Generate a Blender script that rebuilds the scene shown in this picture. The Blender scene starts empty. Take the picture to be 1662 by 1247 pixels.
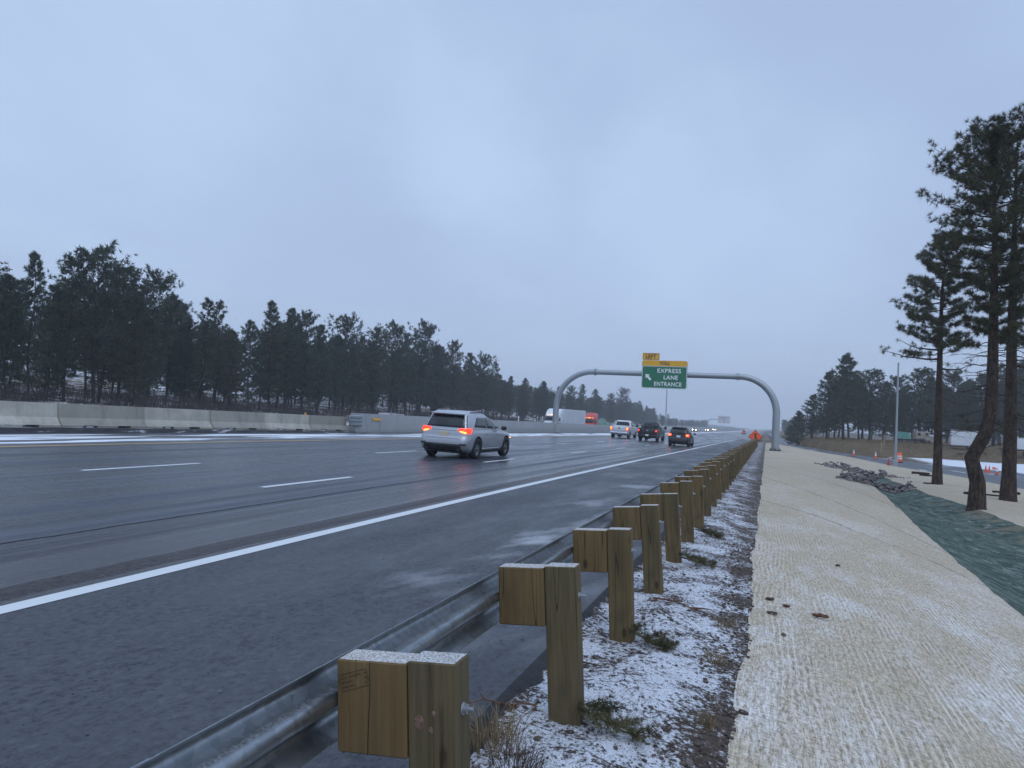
import bpy, bmesh, math, random
import numpy as np
from mathutils import Vector, Matrix, noise as mnoise

C = bpy.context.scene.collection
SC = bpy.context.scene
PI = math.pi
rad = math.radians

# ------------------------------------------------------------------ camera
W0, H0, F0 = 1662.0, 1247.0, 1250.0          # photograph's frame and focal length in its pixels
EYE = Vector((0.0, 0.0, 1.8))
_y = Vector((1245 - W0/2, -(690 - H0/2), -F0)).normalized()
_h = Vector((1.0, -0.05, 0.0)).normalized()
_up = _h.cross(_y); _up.normalize()
if _up.y < 0: _up.negate()
_x = _y.cross(_up).normalized()
# rows: world axes expressed in camera space  ->  world = R @ cam
RCAM = Matrix((_x, _y, _up))

def ray(px, py):
    return RCAM @ Vector((px - W0/2, -(py - H0/2), -F0)) / F0      # depth 1

def at(px, py, D):
    """point seen at a photograph pixel at camera depth D metres"""
    return EYE + ray(px, py) * D

def on_plane_x(px, py, X):
    r = ray(px, py); return EYE + r * (X / r.x)

def at_xrow(px, X):
    """Y on the row of constant X seen in the column px (near the horizon)"""
    hy = 690 + (px - 1245)*0.05
    r = ray(px, hy); k = X / r.x
    return r.y * k, k, hy          # Y, depth, horizon row

cam_d = bpy.data.cameras.new('camera')
cam = bpy.data.objects.new('camera', cam_d); C.objects.link(cam)
cam_d.sensor_fit = 'HORIZONTAL'; cam_d.sensor_width = 36.0
cam_d.lens = F0 / W0 * 36.0
cam_d.clip_start = 0.05; cam_d.clip_end = 6000
cam.matrix_world = Matrix.Translation(EYE) @ RCAM.to_4x4()
SC.camera = cam

# ------------------------------------------------------------------ helpers
def tag(o, label=None, cat=None, group=None, kind=None):
    if label: o['label'] = label
    if cat: o['category'] = cat
    if group: o['group'] = group
    if kind: o['kind'] = kind
    return o

def empty(name, loc=(0,0,0), rz=0.0, label=None, cat=None, group=None):
    o = bpy.data.objects.new(name, None); C.objects.link(o)
    o.empty_display_size = 0.3
    o.location = loc; o.rotation_euler = (0,0,rz)
    return tag(o, label, cat, group)

def kids(o): return [c for c in C.objects if c.parent == o]

def link_mesh(name, me, mats, parent=None, loc=None):
    o = bpy.data.objects.new(name, me); C.objects.link(o)
    for m in (mats if isinstance(mats, (list, tuple)) else [mats]):
        me.materials.append(m)
    if parent is not None: o.parent = parent
    if loc is not None: o.location = loc
    return o

class MB:
    """collects shapes into one mesh"""
    def __init__(s): s.v = []; s.f = []; s.mi = []; s.sm = []
    def add(s, vs, fs, mi=0, smooth=False):
        n = len(s.v); s.v.extend([tuple(v) for v in vs])
        for f in fs:
            s.f.append(tuple(i + n for i in f)); s.mi.append(mi); s.sm.append(smooth)
        return s
    def box(s, c, size, rz=0.0, mi=0, M=None):
        x, y, z = [q/2 for q in size]
        P = [Vector((a*x, b*y, d*z)) for d in (-1,1) for b in (-1,1) for a in (-1,1)]
        R = M if M is not None else Matrix.Rotation(rz, 3, 'Z')
        P = [R @ p + Vector(c) for p in P]
        s.add(P, [(0,2,3,1),(4,5,7,6),(0,1,5,4),(2,6,7,3),(0,4,6,2),(1,3,7,5)], mi); return s
    def bbox(s, c, size, bev=0.01, rz=0.0, mi=0, M=None, seg=1):
        bm = bmesh.new(); bmesh.ops.create_cube(bm, size=1.0)
        for v in bm.verts: v.co = Vector((v.co.x*size[0], v.co.y*size[1], v.co.z*size[2]))
        bmesh.ops.bevel(bm, geom=bm.edges[:], offset=bev, segments=seg, profile=0.7, affect='EDGES')
        R = M if M is not None else Matrix.Rotation(rz, 3, 'Z')
        bm.verts.index_update()
        s.add([R @ v.co + Vector(c) for v in bm.verts], [[v.index for v in f.verts] for f in bm.faces], mi)
        bm.free(); return s
    def tube(s, pts, radii, n=8, mi=0, cap=True, smooth=True):
        pts = [Vector(p) for p in pts]
        if not hasattr(radii, '__len__'): radii = [radii]*len(pts)
        rings = []; prev = None
        for i, p in enumerate(pts):
            d = (pts[min(i+1, len(pts)-1)] - pts[max(i-1, 0)])
            d = d.normalized() if d.length > 1e-9 else Vector((0,0,1))
            if prev is None:
                a = Vector((1,0,0)) if abs(d.x) < 0.8 else Vector((0,1,0))
                u = d.cross(a).normalized()
            else:
                u = prev - d*prev.dot(d)
                u = u.normalized() if u.length > 1e-6 else d.orthogonal().normalized()
            prev = u; w = d.cross(u)
            rings.append([p + (u*math.cos(2*PI*k/n) + w*math.sin(2*PI*k/n))*radii[i] for k in range(n)])
        vs = [q for r in rings for q in r]; fs = []
        for i in range(len(pts)-1):
            for k in range(n):
                a = i*n + k; b = i*n + (k+1) % n
                fs.append((a, b, b+n, a+n))
        s.add(vs, fs, mi, smooth)
        if cap:
            s.add(rings[0], [tuple(range(n))[::-1]], mi); s.add(rings[-1], [tuple(range(n))], mi)
        return s
    def cyl(s, a, b, r, n=16, mi=0): return s.tube([a, b], [r, r], n, mi)
    def prism(s, poly, axis_o, ux, uy, un, depth, mi=0):
        """poly in 2-D, mapped by ux, uy from axis_o, extruded along un"""
        o = Vector(axis_o); ux = Vector(ux); uy = Vector(uy); un = Vector(un)
        a = [o + ux*p[0] + uy*p[1] for p in poly]; b = [q + un*depth for q in a]; n = len(a)
        s.add(a + b, [tuple(range(n))[::-1], tuple(range(n, 2*n))] + [(i, (i+1) % n, n+(i+1) % n, n+i) for i in range(n)], mi)
        return s
    def lathe(s, prof, c=(0,0,0), n=20, mi=0, smooth=True):
        c = Vector(c); vs = []; fs = []
        for r, z in prof:
            for k in range(n):
                vs.append(c + Vector((r*math.cos(2*PI*k/n), r*math.sin(2*PI*k/n), z)))
        for i in range(len(prof)-1):
            for k in range(n):
                a = i*n+k; b = i*n+(k+1) % n; fs.append((a, b, b+n, a+n))
        s.add(vs, fs, mi, smooth); return s
    def build(s, name, mats, parent=None, loc=None):
        me = bpy.data.meshes.new(name)
        me.from_pydata(s.v, [], s.f)
        me.polygons.foreach_set('material_index', s.mi)
        me.polygons.foreach_set('use_smooth', s.sm)
        me.update()
        return link_mesh(name, me, mats, parent, loc)

def tri_mesh(name, V):
    """V: (n*3,3) array of loose triangles"""
    n = len(V)//3
    me = bpy.data.meshes.new(name)
    me.vertices.add(n*3); me.vertices.foreach_set('co', V.astype(np.float32).ravel())
    me.loops.add(n*3); me.loops.foreach_set('vertex_index', np.arange(n*3, dtype=np.int32))
    me.polygons.add(n); me.polygons.foreach_set('loop_start', np.arange(0, n*3, 3, dtype=np.int32))
    try: me.polygons.foreach_set('loop_total', np.full(n, 3, dtype=np.int32))
    except Exception: pass
    me.update(calc_edges=True)
    return me

def copy_tree(o, parent=None):
    c = o.copy(); C.objects.link(c)
    if parent is not None: c.parent = parent
    for ch in [k for k in KIDS.get(o.name, [])]:
        copy_tree(ch, c)
    return c
KIDS = {}
def freeze_kids(o):
    KIDS[o.name] = kids(o)
    for k in KIDS[o.name]: freeze_kids(k)

def interp(x, xs, ys):
    return float(np.interp(x, xs, ys))

def sstep(a, b, x):
    t = min(1.0, max(0.0, (x-a)/(b-a))) if a != b else float(x > a)
    return t*t*(3-2*t)

# ------------------------------------------------------------------ node helpers
class NT:
    def __init__(s, name, world=None):
        if world: s.mt = world
        else:
            s.mt = bpy.data.materials.new(name)
        s.mt.use_nodes = True
        s.t = s.mt.node_tree; s.t.nodes.clear()
    def n(s, typ, ins=None, **at_):
        nd = s.t.nodes.new('ShaderNode' + typ)
        for k, v in at_.items(): setattr(nd, k, v)
        for k, v in (ins or {}).items():
            sk = nd.inputs[k]
            if isinstance(v, bpy.types.NodeSocket): s.t.links.new(v, sk)
            else:
                try: sk.default_value = v
                except Exception: sk.default_value = tuple(v) + (1.0,)
        return nd
    def m(s, op, a, b=0.0, c=0.0, clamp=False):
        nd = s.n('Math', {0: a, 1: b, 2: c}, operation=op); nd.use_clamp = clamp; return nd.outputs[0]
    def mul(s, a, b): return s.m('MULTIPLY', a, b)
    def add(s, a, b): return s.m('ADD', a, b)
    def sub(s, a, b): return s.m('SUBTRACT', a, b)
    def mix(s, f, a, b, blend='MIX'):
        nd = s.n('Mix', {0: f}, data_type='RGBA', blend_type=blend)
        for k, v in ((6, a), (7, b)):
            if isinstance(v, bpy.types.NodeSocket): s.t.links.new(v, nd.inputs[k])
            else: nd.inputs[k].default_value = tuple(v)[:3] + (1.0,)
        return nd.outputs[2]
    def lerp(s, f, a, b):
        nd = s.n('Mix', {0: f, 2: a, 3: b}, data_type='FLOAT'); return nd.outputs[0]
    def ss(s, x, a, b, o0=0.0, o1=1.0):
        nd = s.n('MapRange', {0: x, 1: a, 2: b, 3: o0, 4: o1}, interpolation_type='SMOOTHSTEP'); return nd.outputs[0]
    def band(s, x, a, b, soft):
        return s.mul(s.ss(x, a-soft, a+soft), s.ss(x, b-soft, b+soft, 1.0, 0.0))
    def noise(s, vec, scale=1.0, detail=3.0, rough=0.5, dist=0.0):
        return s.n('TexNoise', {'Vector': vec, 'Scale': scale, 'Detail': detail, 'Roughness': rough, 'Distortion': dist}).outputs[0]
    def vor(s, vec, scale=1.0, feature='F1', rnd=1.0):
        return s.n('TexVoronoi', {'Vector': vec, 'Scale': scale, 'Randomness': rnd}, feature=feature)
    def obj(s): return s.n('TexCoord').outputs['Object']
    def pos(s): return s.n('NewGeometry').outputs['Position']
    def nrm(s): return s.n('NewGeometry').outputs['Normal']
    def sep(s, v):
        o = s.n('SeparateXYZ', {0: v}).outputs; return o[0], o[1], o[2]
    def comb(s, x, y, z): return s.n('CombineXYZ', {0: x, 1: y, 2: z}).outputs[0]
    def stretch(s, v, sx, sy, sz):
        return s.n('VectorMath', {0: v, 1: (sx, sy, sz)}, operation='MULTIPLY').outputs[0]
    def bump(s, h, strength=0.3, dist=0.02):
        return s.n('Bump', {'Height': h, 'Strength': strength, 'Distance': dist}).outputs[0]
    def tint(s): return s.n('SeparateColor', {0: s.n('ObjectInfo').outputs['Color']}).outputs[0]
    def rnd(s): return s.n('ObjectInfo').outputs['Random']
    def out(s, col, rough=0.6, metal=0.0, normal=None, spec=0.5, emit=None, estr=0.0, coat=0.0, ior=None, trans=None):
        ins = {'Base Color': col, 'Roughness': rough, 'Metallic': metal, 'Specular IOR Level': spec}
        if normal is not None: ins['Normal'] = normal
        if emit is not None: ins['Emission Color'] = emit; ins['Emission Strength'] = estr
        if coat: ins['Coat Weight'] = coat; ins['Coat Roughness'] = 0.08
        if trans is not None: ins['Transmission Weight'] = trans
        b = s.n('BsdfPrincipled', ins)
        o = s.n('OutputMaterial'); s.t.links.new(b.outputs[0], o.inputs[0])
        return s.mt

def simple(name, col, rough=0.6, metal=0.0, var=0.12, scale=6.0, spec=0.5, coat=0.0, bump=0.0, dirt=0.0):
    """paint / plastic / metal with a little unevenness and road dirt near the bottom"""
    g = NT(name); p = g.obj()
    nz = g.noise(p, scale, 4.0, 0.6)
    dk = tuple(c*(1-var) for c in col); lt = tuple(min(1, c*(1+var)) for c in col)
    c = g.mix(g.ss(nz, 0.3, 0.7), dk, lt)
    if dirt:
        x, y, z = g.sep(p)
        c = g.mix(g.mul(g.m('MULTIPLY', g.ss(z, 0.15, 1.15, 1.0, 0.0), dirt), g.ss(nz, 0.2, 0.75)), c, (0.075, 0.075, 0.078))
    r = g.add(g.mul(g.sub(nz, 0.5), 0.25), rough)
    nm = g.bump(nz, bump, 0.01) if bump else None
    return g.out(c, r, metal, nm, spec, coat=coat)

def emissive(name, col, strength, base=None):
    g = NT(name); return g.out(base or tuple(c*0.5 for c in col), 0.3, emit=col, estr=strength)
# ------------------------------------------------------------------ sky, light, air
wd = bpy.data.worlds.new("World"); SC.world = wd
g = NT('w', world=wd)
SUN_EL, SUN_AZ = rad(50), rad(150)
sky = g.n('TexSky', sky_type='NISHITA', sun_disc=False, sun_elevation=SUN_EL, sun_rotation=SUN_AZ, dust_density=3.0, ozone_density=2.0)
dirv = g.n('TexCoord').outputs['Generated']
dx, dy, dz = g.sep(dirv)
# a cloud deck: the view direction is projected on a flat layer overhead
den = g.m('MAXIMUM', g.add(dz, 0.16), 0.05)
cu = g.comb(g.m('DIVIDE', dx, den), g.m('DIVIDE', dy, den), 0.0)
n1 = g.noise(g.stretch(cu, 0.8, 0.55, 1.0), 1.1, 6.0, 0.55, 0.35)
n2 = g.noise(g.stretch(cu, 0.35, 0.25, 1.0), 1.0, 2.0, 0.45)
nn = g.add(g.mul(g.sub(g.add(g.mul(n1, 0.62), g.mul(n2, 0.38)), .5), .75), .505)
wv_ = g.add(g.mul(g.sub(n1, .5), 1.2), 1.0)
for (bx, by, amp, rr_) in ((950, 250, .115, .18), (1230, 310, .105, .16), (120, 140, .0, .22), (560, 110, .05, .22), (1110, 50, -.07, .22), (1370, 240, -.06, .2), (300, 280, -.05, .2), (760, 400, -.03, .25), (1600, 330, -.03, .16), (60, 330, .03, .15)):
    d_ = ray(bx, by).normalized()
    dt = g.n('VectorMath', {0: dirv, 1: tuple(d_)}, operation='DOT_PRODUCT').outputs[1]
    nn = g.add(nn, g.mul(g.mul(g.ss(dt, math.cos(rr_*1.5), 1.0), amp), wv_))
lum = g.ss(nn, 0.38, 0.66)
cloud = g.mix(lum, (4.2, 5.45, 7.95), (5.6, 7.3, 9.9))
low = g.ss(dz, 0.0, 0.42, 1.0, 0.0)
cloud = g.mix(g.mul(low, 0.6), cloud, (4.95, 6.25, 8.75))
zen = g.ss(dz, 0.62, 1.0, 1.0, 1.75)                 # an overcast dome is brightest overhead
cloud = g.mix(1.0, cloud, g.comb(zen, zen, zen), 'MULTIPLY')
col = g.mix(0.93, sky.outputs[0], cloud)
bg = g.n('Background', {'Color': col, 'Strength': 0.1})
wo = g.n('OutputWorld'); g.t.links.new(bg.outputs[0], wo.inputs[0])

sl = bpy.data.lights.new('sun', 'SUN'); sl.energy = 0.5; sl.angle = rad(40); sl.color = (1.0, 0.98, 0.96)
so = bpy.data.objects.new('sun', sl); C.objects.link(so)
sd = Vector((math.sin(SUN_AZ)*math.cos(SUN_EL), math.cos(SUN_AZ)*math.cos(SUN_EL), math.sin(SUN_EL)))
so.rotation_euler = (-sd).to_track_quat('-Z', 'Y').to_euler()

SC.view_settings.view_transform = 'Standard'; SC.view_settings.look = 'None'
SC.view_settings.exposure = 0.0; SC.view_settings.gamma = 1.0
SC.render.engine = 'CYCLES'
try:
    SC.cycles.use_denoising = True; SC.cycles.denoiser = 'OPENIMAGEDENOISE'
    SC.cycles.denoising_input_passes = 'RGB_ALBEDO_NORMAL'
except Exception: pass
SC.cycles.max_bounces = 6; SC.cycles.diffuse_bounces = 3; SC.cycles.volume_bounces = 2
SC.cycles.sample_clamp_indirect = 6.0

HZ = NT('haze_air')
pv = HZ.n('VolumePrincipled', {'Color': (0.93, 0.95, 0.99), 'Density': 0.00066, 'Anisotropy': 0.2})
ho = HZ.n('OutputMaterial'); HZ.t.links.new(pv.outputs[0], ho.inputs['Volume'])
mb = MB(); mb.box((0, 900, 31), (3300, 2700, 98))
haze = mb.build('haze', HZ.mt); haze['kind'] = 'stuff'; haze['label'] = 'thin cold mist over the whole highway'

# ------------------------------------------------------------------ terrain functions
_pk = ([-200, 12, 31, 56, 80, 105, 190, 316, 475, 700, 1500, 2600], [0, 0, -.15, -.42, -.65, -.9, -1.7, -2.6, -3.6, -4.6, -8, -12])
def prof(Y):
    return sum(interp(Y + d, *_pk) for d in (-9, -6, -3, 0, 3, 6, 9))/7
def road_z(X, Y): return prof(Y) + 0.02*(abs(X) - 1.56)

def fbm(x, y, s, o=3): return mnoise.fractal(Vector((x*s, y*s, 3.7)), 1.0, 2.0, o)

B2 = ([-4, 3.4, 12.8, 22.4, 34.2, 54.5, 62, 110, 141], [3.2, 3.45, 3.75, 4.1, 4.7, 5.6, 5.9, 3.6, 1.2])
B3 = ([-4, 3.4, 26.7, 32, 37.7, 54.5, 62, 110, 141], [7.8, 7.6, 7.5, 7.35, 6.8, 6.8, 6.2, 3.9, 1.4])
B4 = ([-4, 40, 53.4, 65.8, 76.4, 98, 113.7, 141], [17.5, 15.6, 14.8, 13.6, 11.2, 8.9, 6.0, 2.3])
B5 = ([-4, 53, 81, 89.5, 105, 119, 141], [27, 24, 21.5, 15.7, 11.5, 8.7, 6.0])
def b1(Y): return -0.12 + 0.022*math.sin(Y*0.9) + 0.035*fbm(Y, 0, 0.9) + 0.025*fbm(Y, 3, 3.5)
def verge_z(X, Y):
    t = (X + 1.55)/1.43
    z = prof(Y) - 0.035 - 0.015*sstep(0.0, 0.25, t) - 0.095*sstep(0.45, 1.0, t)
    return z
def zA(Y): return prof(Y) - 0.15                                     # blanket's upper edge
def zB(Y): return interp(Y, [-4, 40, 70, 141], [-0.92, -0.9, -1.05, -1.35])
def zM(Y): return interp(Y, [-4, 36, 62, 141], [-1.3, -1.15, -1.15, -1.4])
def zC(Y): return interp(Y, [-4, 36, 70, 141], [-0.9, -0.85, -1.15, -1.45])
def zD(Y): return interp(Y, [-4, 53, 76, 141], [-1.25, -1.28, -1.35, -1.5])

def seg(a, b, st):
    n = max(1, int(round((b-a)/st))); return [a + (b-a)*i/n for i in range(n)]
YS = seg(-4, 10, .25) + seg(10, 40, .5) + seg(40, 90, 1.0) + seg(90, 141, 1.5) + [141]
YR = seg(-60, 0, 6) + seg(0, 60, 1.5) + seg(60, 200, 4) + seg(200, 600, 20) + seg(600, 1700, 50) + [1700]

def strip(name, mat, ys, fx0, fx1, fz, n, kind='structure', uv=None):
    """ground strip between two boundary curves; fz(X, Y, t)"""
    vs = []; fs = []; m = n+1
    for Y in ys:
        a = fx0(Y); b = fx1(Y)
        for i in range(m):
            t = i/n; X = a + (b-a)*t; vs.append((X, Y, fz(X, Y, t)))
    for j in range(len(ys)-1):
        for i in range(n):
            k = j*m + i; fs.append((k, k+1, k+m+1, k+m))
    me = bpy.data.meshes.new(name); me.from_pydata(vs, [], fs)
    me.polygons.foreach_set('use_smooth', [True]*len(fs)); me.update()
    o = link_mesh(name, me, mat)
    if kind: o['kind'] = kind
    return o

# ------------------------------------------------------------------ ground materials
def m_asphalt():
    g = NT('asphalt'); p = g.obj(); x, y, z = g.sep(p)
    st = g.noise(g.stretch(p, 1.9, 0.045, 1), 1.0, 6.0, 0.62, 0.15)
    st2 = g.noise(g.stretch(p, 0.55, 0.02, 1), 1.0, 3.0, 0.5)
    mo = g.noise(g.stretch(p, 1.0, 0.25, 1), 0.9, 6.0, 0.65)
    fine = g.noise(p, 55.0, 3.0, 0.7)
    grit = g.noise(p, 240.0, 2.0, 0.6)
    sh = g.ss(x, -5.75, -5.4)                                        # shoulder right of the edge line
    lane = g.mix(g.ss(st, 0.32, 0.66), (0.011, 0.0135, 0.022), (0.050, 0.059, 0.088))
    trk = g.m('SINE', g.mul(g.add(g.add(x, 9.1), g.mul(g.sub(st2, .5), .5)), 2*PI/1.83)); lane = g.mix(g.mul(g.ss(trk, -.2, .9), .5), lane, (0.015, 0.017, 0.024))
    lane = g.mix(g.mul(g.ss(x, -7.78, -7.66), 0.75), lane, (0.034, 0.033, 0.039))   # drier new mat right of the seam
    shc = g.mix(g.ss(mo, 0.3, 0.7), (0.040, 0.045, 0.057), (0.076, 0.082, 0.098))
    c = g.mix(sh, lane, shc)
    wob = g.mul(g.sub(g.noise(g.stretch(p, 0, 1.2, 0), 1.0, 3), 0.5), 0.10)
    xw = g.add(x, wob)
    c = g.mix(g.mul(g.band(xw, -6.14, -5.76, 0.03), 0.7), c, g.mix(g.ss(fine, .35, .7), (0.046, 0.037, 0.036), (0.125, 0.104, 0.098)))
    c = g.mix(g.mul(g.band(xw, -7.755, -7.700, 0.014), 0.9), c, (0.008, 0.008, 0.009))
    c = g.mix(g.mul(g.band(xw, -12.2, -12.13, 0.02), 0.6), c, (0.012, 0.012, 0.014))
    c = g.mix(g.mul(g.band(g.add(xw, g.mul(wob, .6)), -11.13, -11.08, 0.02), 0.5), c, (0.012, 0.012, 0.014))
    c = g.mix(g.mul(g.band(xw, -15.3, -15.22, 0.03), 0.45), c, (0.012, 0.012, 0.014))
    blot = g.noise(g.stretch(p, 1.6, 1.0, 1), 13.0, 5.0, 0.72)
    spk = g.vor(g.stretch(p, 1.3, 1, 1), 7.0); sp_ = g.mul(g.ss(spk.outputs[0], .16, .09), g.ss(g.noise(p, 1.3, 3), .44, .56)); c = g.mix(g.mul(sp_, .8), c, (.012, .012, .014))
    c = g.mix(g.mul(g.ss(blot, .50, .38), .75), c, (.016, .018, .022)); c = g.mix(g.mul(g.ss(blot, .53, .68), .50), c, (.125, .13, .15))
    sal = g.noise(g.stretch(p, 4.5, 0.05, 1), 1.0, 5, .6); c = g.mix(g.mul(g.mul(g.ss(sal, .55, .68), g.sub(1.0, sh)), .38), c, (.15, .17, .215))
    # oil / tar stains and thin cracks on the shoulder
    stain = g.ss(g.noise(g.stretch(p, 1.3, 0.9, 1), 1.6, 5.0, 0.6, 0.5), 0.62, 0.74)
    c = g.mix(g.mul(stain, 0.45), c, (0.030, 0.030, 0.028))
    dash = g.ss(g.noise(g.stretch(p, 9.0, 2.0, 1), 1.0, 4.0, 0.6), 0.63, 0.70)
    c = g.mix(g.mul(g.mul(dash, sh), 0.55), c, (0.022, 0.022, 0.024))
    c = g.mix(g.mul(g.ss(fine, 0.35, 0.75), 0.28), c, (0.12, 0.12, 0.125))
    c = g.mix(g.mul(g.ss(grit, 0.60, 0.72), 0.22), c, (0.2, 0.2, 0.2))
    c = g.mix(g.mul(g.ss(grit, 0.42, 0.30), 0.45), c, (0.018, 0.018, 0.02))
    # frost dust on the shoulder between 5 and 20 m
    fr = g.noise(g.comb(g.add(g.mul(x, 0.9), g.mul(y, 0.20)), g.add(g.mul(y, 0.55), g.mul(x, -.9)), 0.0), 0.8, 5.0, 0.55, 0.3)
    frm = g.mul(g.mul(g.ss(fr, 0.50, 0.72), g.band(x, -3.7, -1.5, 0.7)), g.band(y, 6.0, 26.0, 3.0))
    c = g.mix(g.mul(frm, 0.55), c, (0.62, 0.64, 0.68))
    frl = g.mul(g.mul(g.ss(st2, 0.50, 0.70), g.ss(y, 25.0, 160.0)), 0.35)
    c = g.mix(frl, c, (0.45, 0.48, 0.52))
    # streaky snow on the far shoulder
    sn = g.noise(g.stretch(p, 1.6, 0.11, 1), 1.0, 6.0, 0.62, 0.3)
    thr = g.lerp(g.ss(y, 30.0, 70.0), 0.505, 0.44)
    sm = g.mul(g.band(x, -21.8, -18.9, 0.22), g.ss(g.sub(sn, thr), -0.015, 0.05))
    sm2 = g.mul(g.mul(g.band(x, -22.9, -22.0, 0.15), g.ss(sn, 0.57, 0.64)), 0.45)
    sm = g.m('MAXIMUM', sm, sm2)
    c = g.mix(sm, c, (0.76, 0.79, 0.84))
    r = g.lerp(g.ss(st, 0.3, 0.7), 0.17, 0.42)
    r = g.lerp(sh, r, g.lerp(g.ss(mo, 0.3, 0.7), 0.36, 0.60))
    r = g.lerp(sm, r, 0.8)
    grv = g.band(xw, -6.14, -5.76, 0.025); sea = g.band(xw, -7.755, -7.700, 0.014)
    spc = g.lerp(sh, g.lerp(g.ss(st, .3, .7), .50, .10), g.lerp(g.ss(mo, .3, .7), .30, .14)); spc = g.mul(spc, g.sub(1.0, g.m('MAXIMUM', g.mul(grv, .92), sea)))
    h = g.add(g.mul(fine, 0.5), g.mul(grit, 0.5))
    return g.out(c, r, 0, g.bump(g.add(h, g.mul(blot, .8)), 0.5, 0.006), spc)

def m_paint(name, col, wear=0.5):
    g = NT(name); p = g.obj()
    a = g.noise(p, 60.0, 3, 0.7); b = g.noise(g.stretch(p, 3, 0.5, 1), 2.0, 5, 0.65)
    w = g.mul(g.ss(g.add(g.mul(a, .5), g.mul(b, .5)), 0.56, 0.68), wear)
    c = g.mix(w, col, (0.09, 0.09, 0.095))
    return g.out(c, 0.5, 0, g.bump(a, 0.2, 0.004))

def m_verge():
    g = NT('snowy_gravel'); p = g.obj(); x, y, z = g.sep(p)
    a = g.noise(p, 2.2, 6, 0.62, 0.2); b = g.noise(p, 26.0, 5, 0.72); c1 = g.noise(p, 90.0, 3, 0.7)
    soil = g.mix(g.ss(b, 0.3, 0.7), (0.035, 0.024, 0.018), (0.115, 0.085, 0.066))
    soil = g.mix(g.mul(g.ss(c1, 0.5, 0.7), .6), soil, (0.19, 0.165, 0.15))
    edge = g.m('MAXIMUM', g.mul(g.ss(x, -0.62, -0.14), .9), g.ss(x, -1.32, -1.5))
    far = g.ss(y, 8.0, 26.0)
    k = g.add(g.add(g.mul(a, 0.42), g.mul(b, 0.58)), g.add(g.mul(edge, -0.065), g.mul(far, -0.045)))
    m = g.ss(k, 0.437, 0.525)
    pep = g.ss(g.vor(g.n('VectorMath', {0: p, 1: g.n('VectorMath', {0: g.n('TexNoise', {'Vector': p, 'Scale': 30.0}).outputs['Color'], 1: (.02, .02, .02)}, operation='MULTIPLY').outputs[0]}, operation='ADD').outputs[0], 55.0).outputs[0], 0.20, 0.34)
    pep = g.m('MAXIMUM', pep, g.ss(g.noise(p, 9.0, 2), 0.50, 0.40))
    m = g.mul(m, g.lerp(pep, 0.2, 1.0))
    snow = g.mix(g.ss(c1, 0.3, 0.7), (0.50, 0.52, 0.57), (0.78, 0.80, 0.85))
    c = g.mix(m, soil, snow)
    return g.out(c, 0.85, 0, g.bump(g.add(b, g.mul(c1, .6)), 0.7, 0.02), 0.2)

def m_blanket(name='straw_blanket', far=False):
    g = NT(name); p = g.obj(); x, y, z = g.sep(p)
    big = g.noise(g.stretch(p, 1, .5, 1), 0.55, 4, 0.6, 0.4)
    med = g.noise(g.stretch(p, 2.4, 0.8, 1), 1.5, 5, 0.65, 0.2)
    fib = g.noise(g.stretch(p, 75.0, 9.0, 8), 1.0, 5, 0.75, 0.25)            # strands lying along the slope
    fib2 = g.noise(g.stretch(p, 16.0, 70.0, 8), 1.0, 4, 0.75, 0.2)           # and across it
    wv = g.add(x, g.add(g.mul(g.sub(g.noise(g.stretch(p, .5, .4, 1), 1.0, 2, .5), .5), 0.16), g.mul(g.sub(g.noise(g.stretch(p, 1.2, .8, 1), 1.0, 1), .5), .03)))
    s = g.m('SINE', g.mul(wv, 2*PI/0.058))
    rows = g.ss(s, -1.0, 1.0)
    near = g.ss(y, 3.0, 36.0, 1.0, 0.22)
    rb = g.mul(g.sub(rows, .5), g.ss(g.noise(g.stretch(p, 3, .8, 1), 1.0, 4, .65), .38, .62))
    f = g.add(g.add(g.mul(fib, .58), g.mul(fib2, .42)), g.mul(rb, g.lerp(near, .02, .055)))
    c = g.mix(g.ss(f, 0.36, 0.62), (0.212, 0.167, 0.112), (0.64, 0.55, 0.42))
    c = g.mix(g.mul(g.ss(med, 0.42, 0.68), 0.42), c, (0.34, 0.278, 0.190))
    dust = g.mul(g.mul(g.ss(g.add(g.mul(big, .55), g.mul(med, .45)), 0.44, 0.62), g.ss(f, .40, .60)), g.mul(near, .78))
    c = g.mix(dust, c, (0.84, 0.84, 0.86))
    clod = g.noise(p, 22.0, 4, .65)
    c = g.mix(g.mul(g.ss(clod, .44, .30), .45), c, (.15, .118, .080)); bl = g.ss(g.noise(g.stretch(p, 3.0, 1.6, 1), 1.0, 5, .7, .4), .60, .72); c = g.mix(g.mul(bl, .35), c, (.17, .135, .095))
    c = g.mix(g.mul(g.mul(g.ss(clod, .57, .70), near), .40), c, (.82, .82, .84))
    line = g.mul(g.ss(s, .6, 1.0), g.ss(g.noise(g.stretch(p, 4, .7, 1), 1.0, 4, .65), .52, .66))
    c = g.mix(g.mul(line, g.lerp(near, .12, .42)), c, (.84, .81, .76))
    # seams where one roll laps over the next
    for (x0, y0, sl, w) in ((0.0, 33.0, -3.3, .10), (0.0, 22.0, -1.55, .07), (0.0, 45.0, -3.2, .12), (2.6, 60.0, -.5, .1)):
        d = g.add(g.sub(y, y0), g.add(g.mul(g.sub(x, x0), -sl), g.mul(g.sub(med, .5), 0.9)))
        ln = g.mul(g.band(d, -w, w, w), g.ss(big, 0.30, 0.42))
        c = g.mix(g.mul(ln, 0.6), c, (0.09, 0.07, 0.05))
    h = g.add(g.mul(f, 0.9), g.add(g.mul(med, .6), g.mul(clod, .3)))
    return g.out(c, 0.92, 0, g.bump(h, 0.4, 0.010), 0.12)

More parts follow.
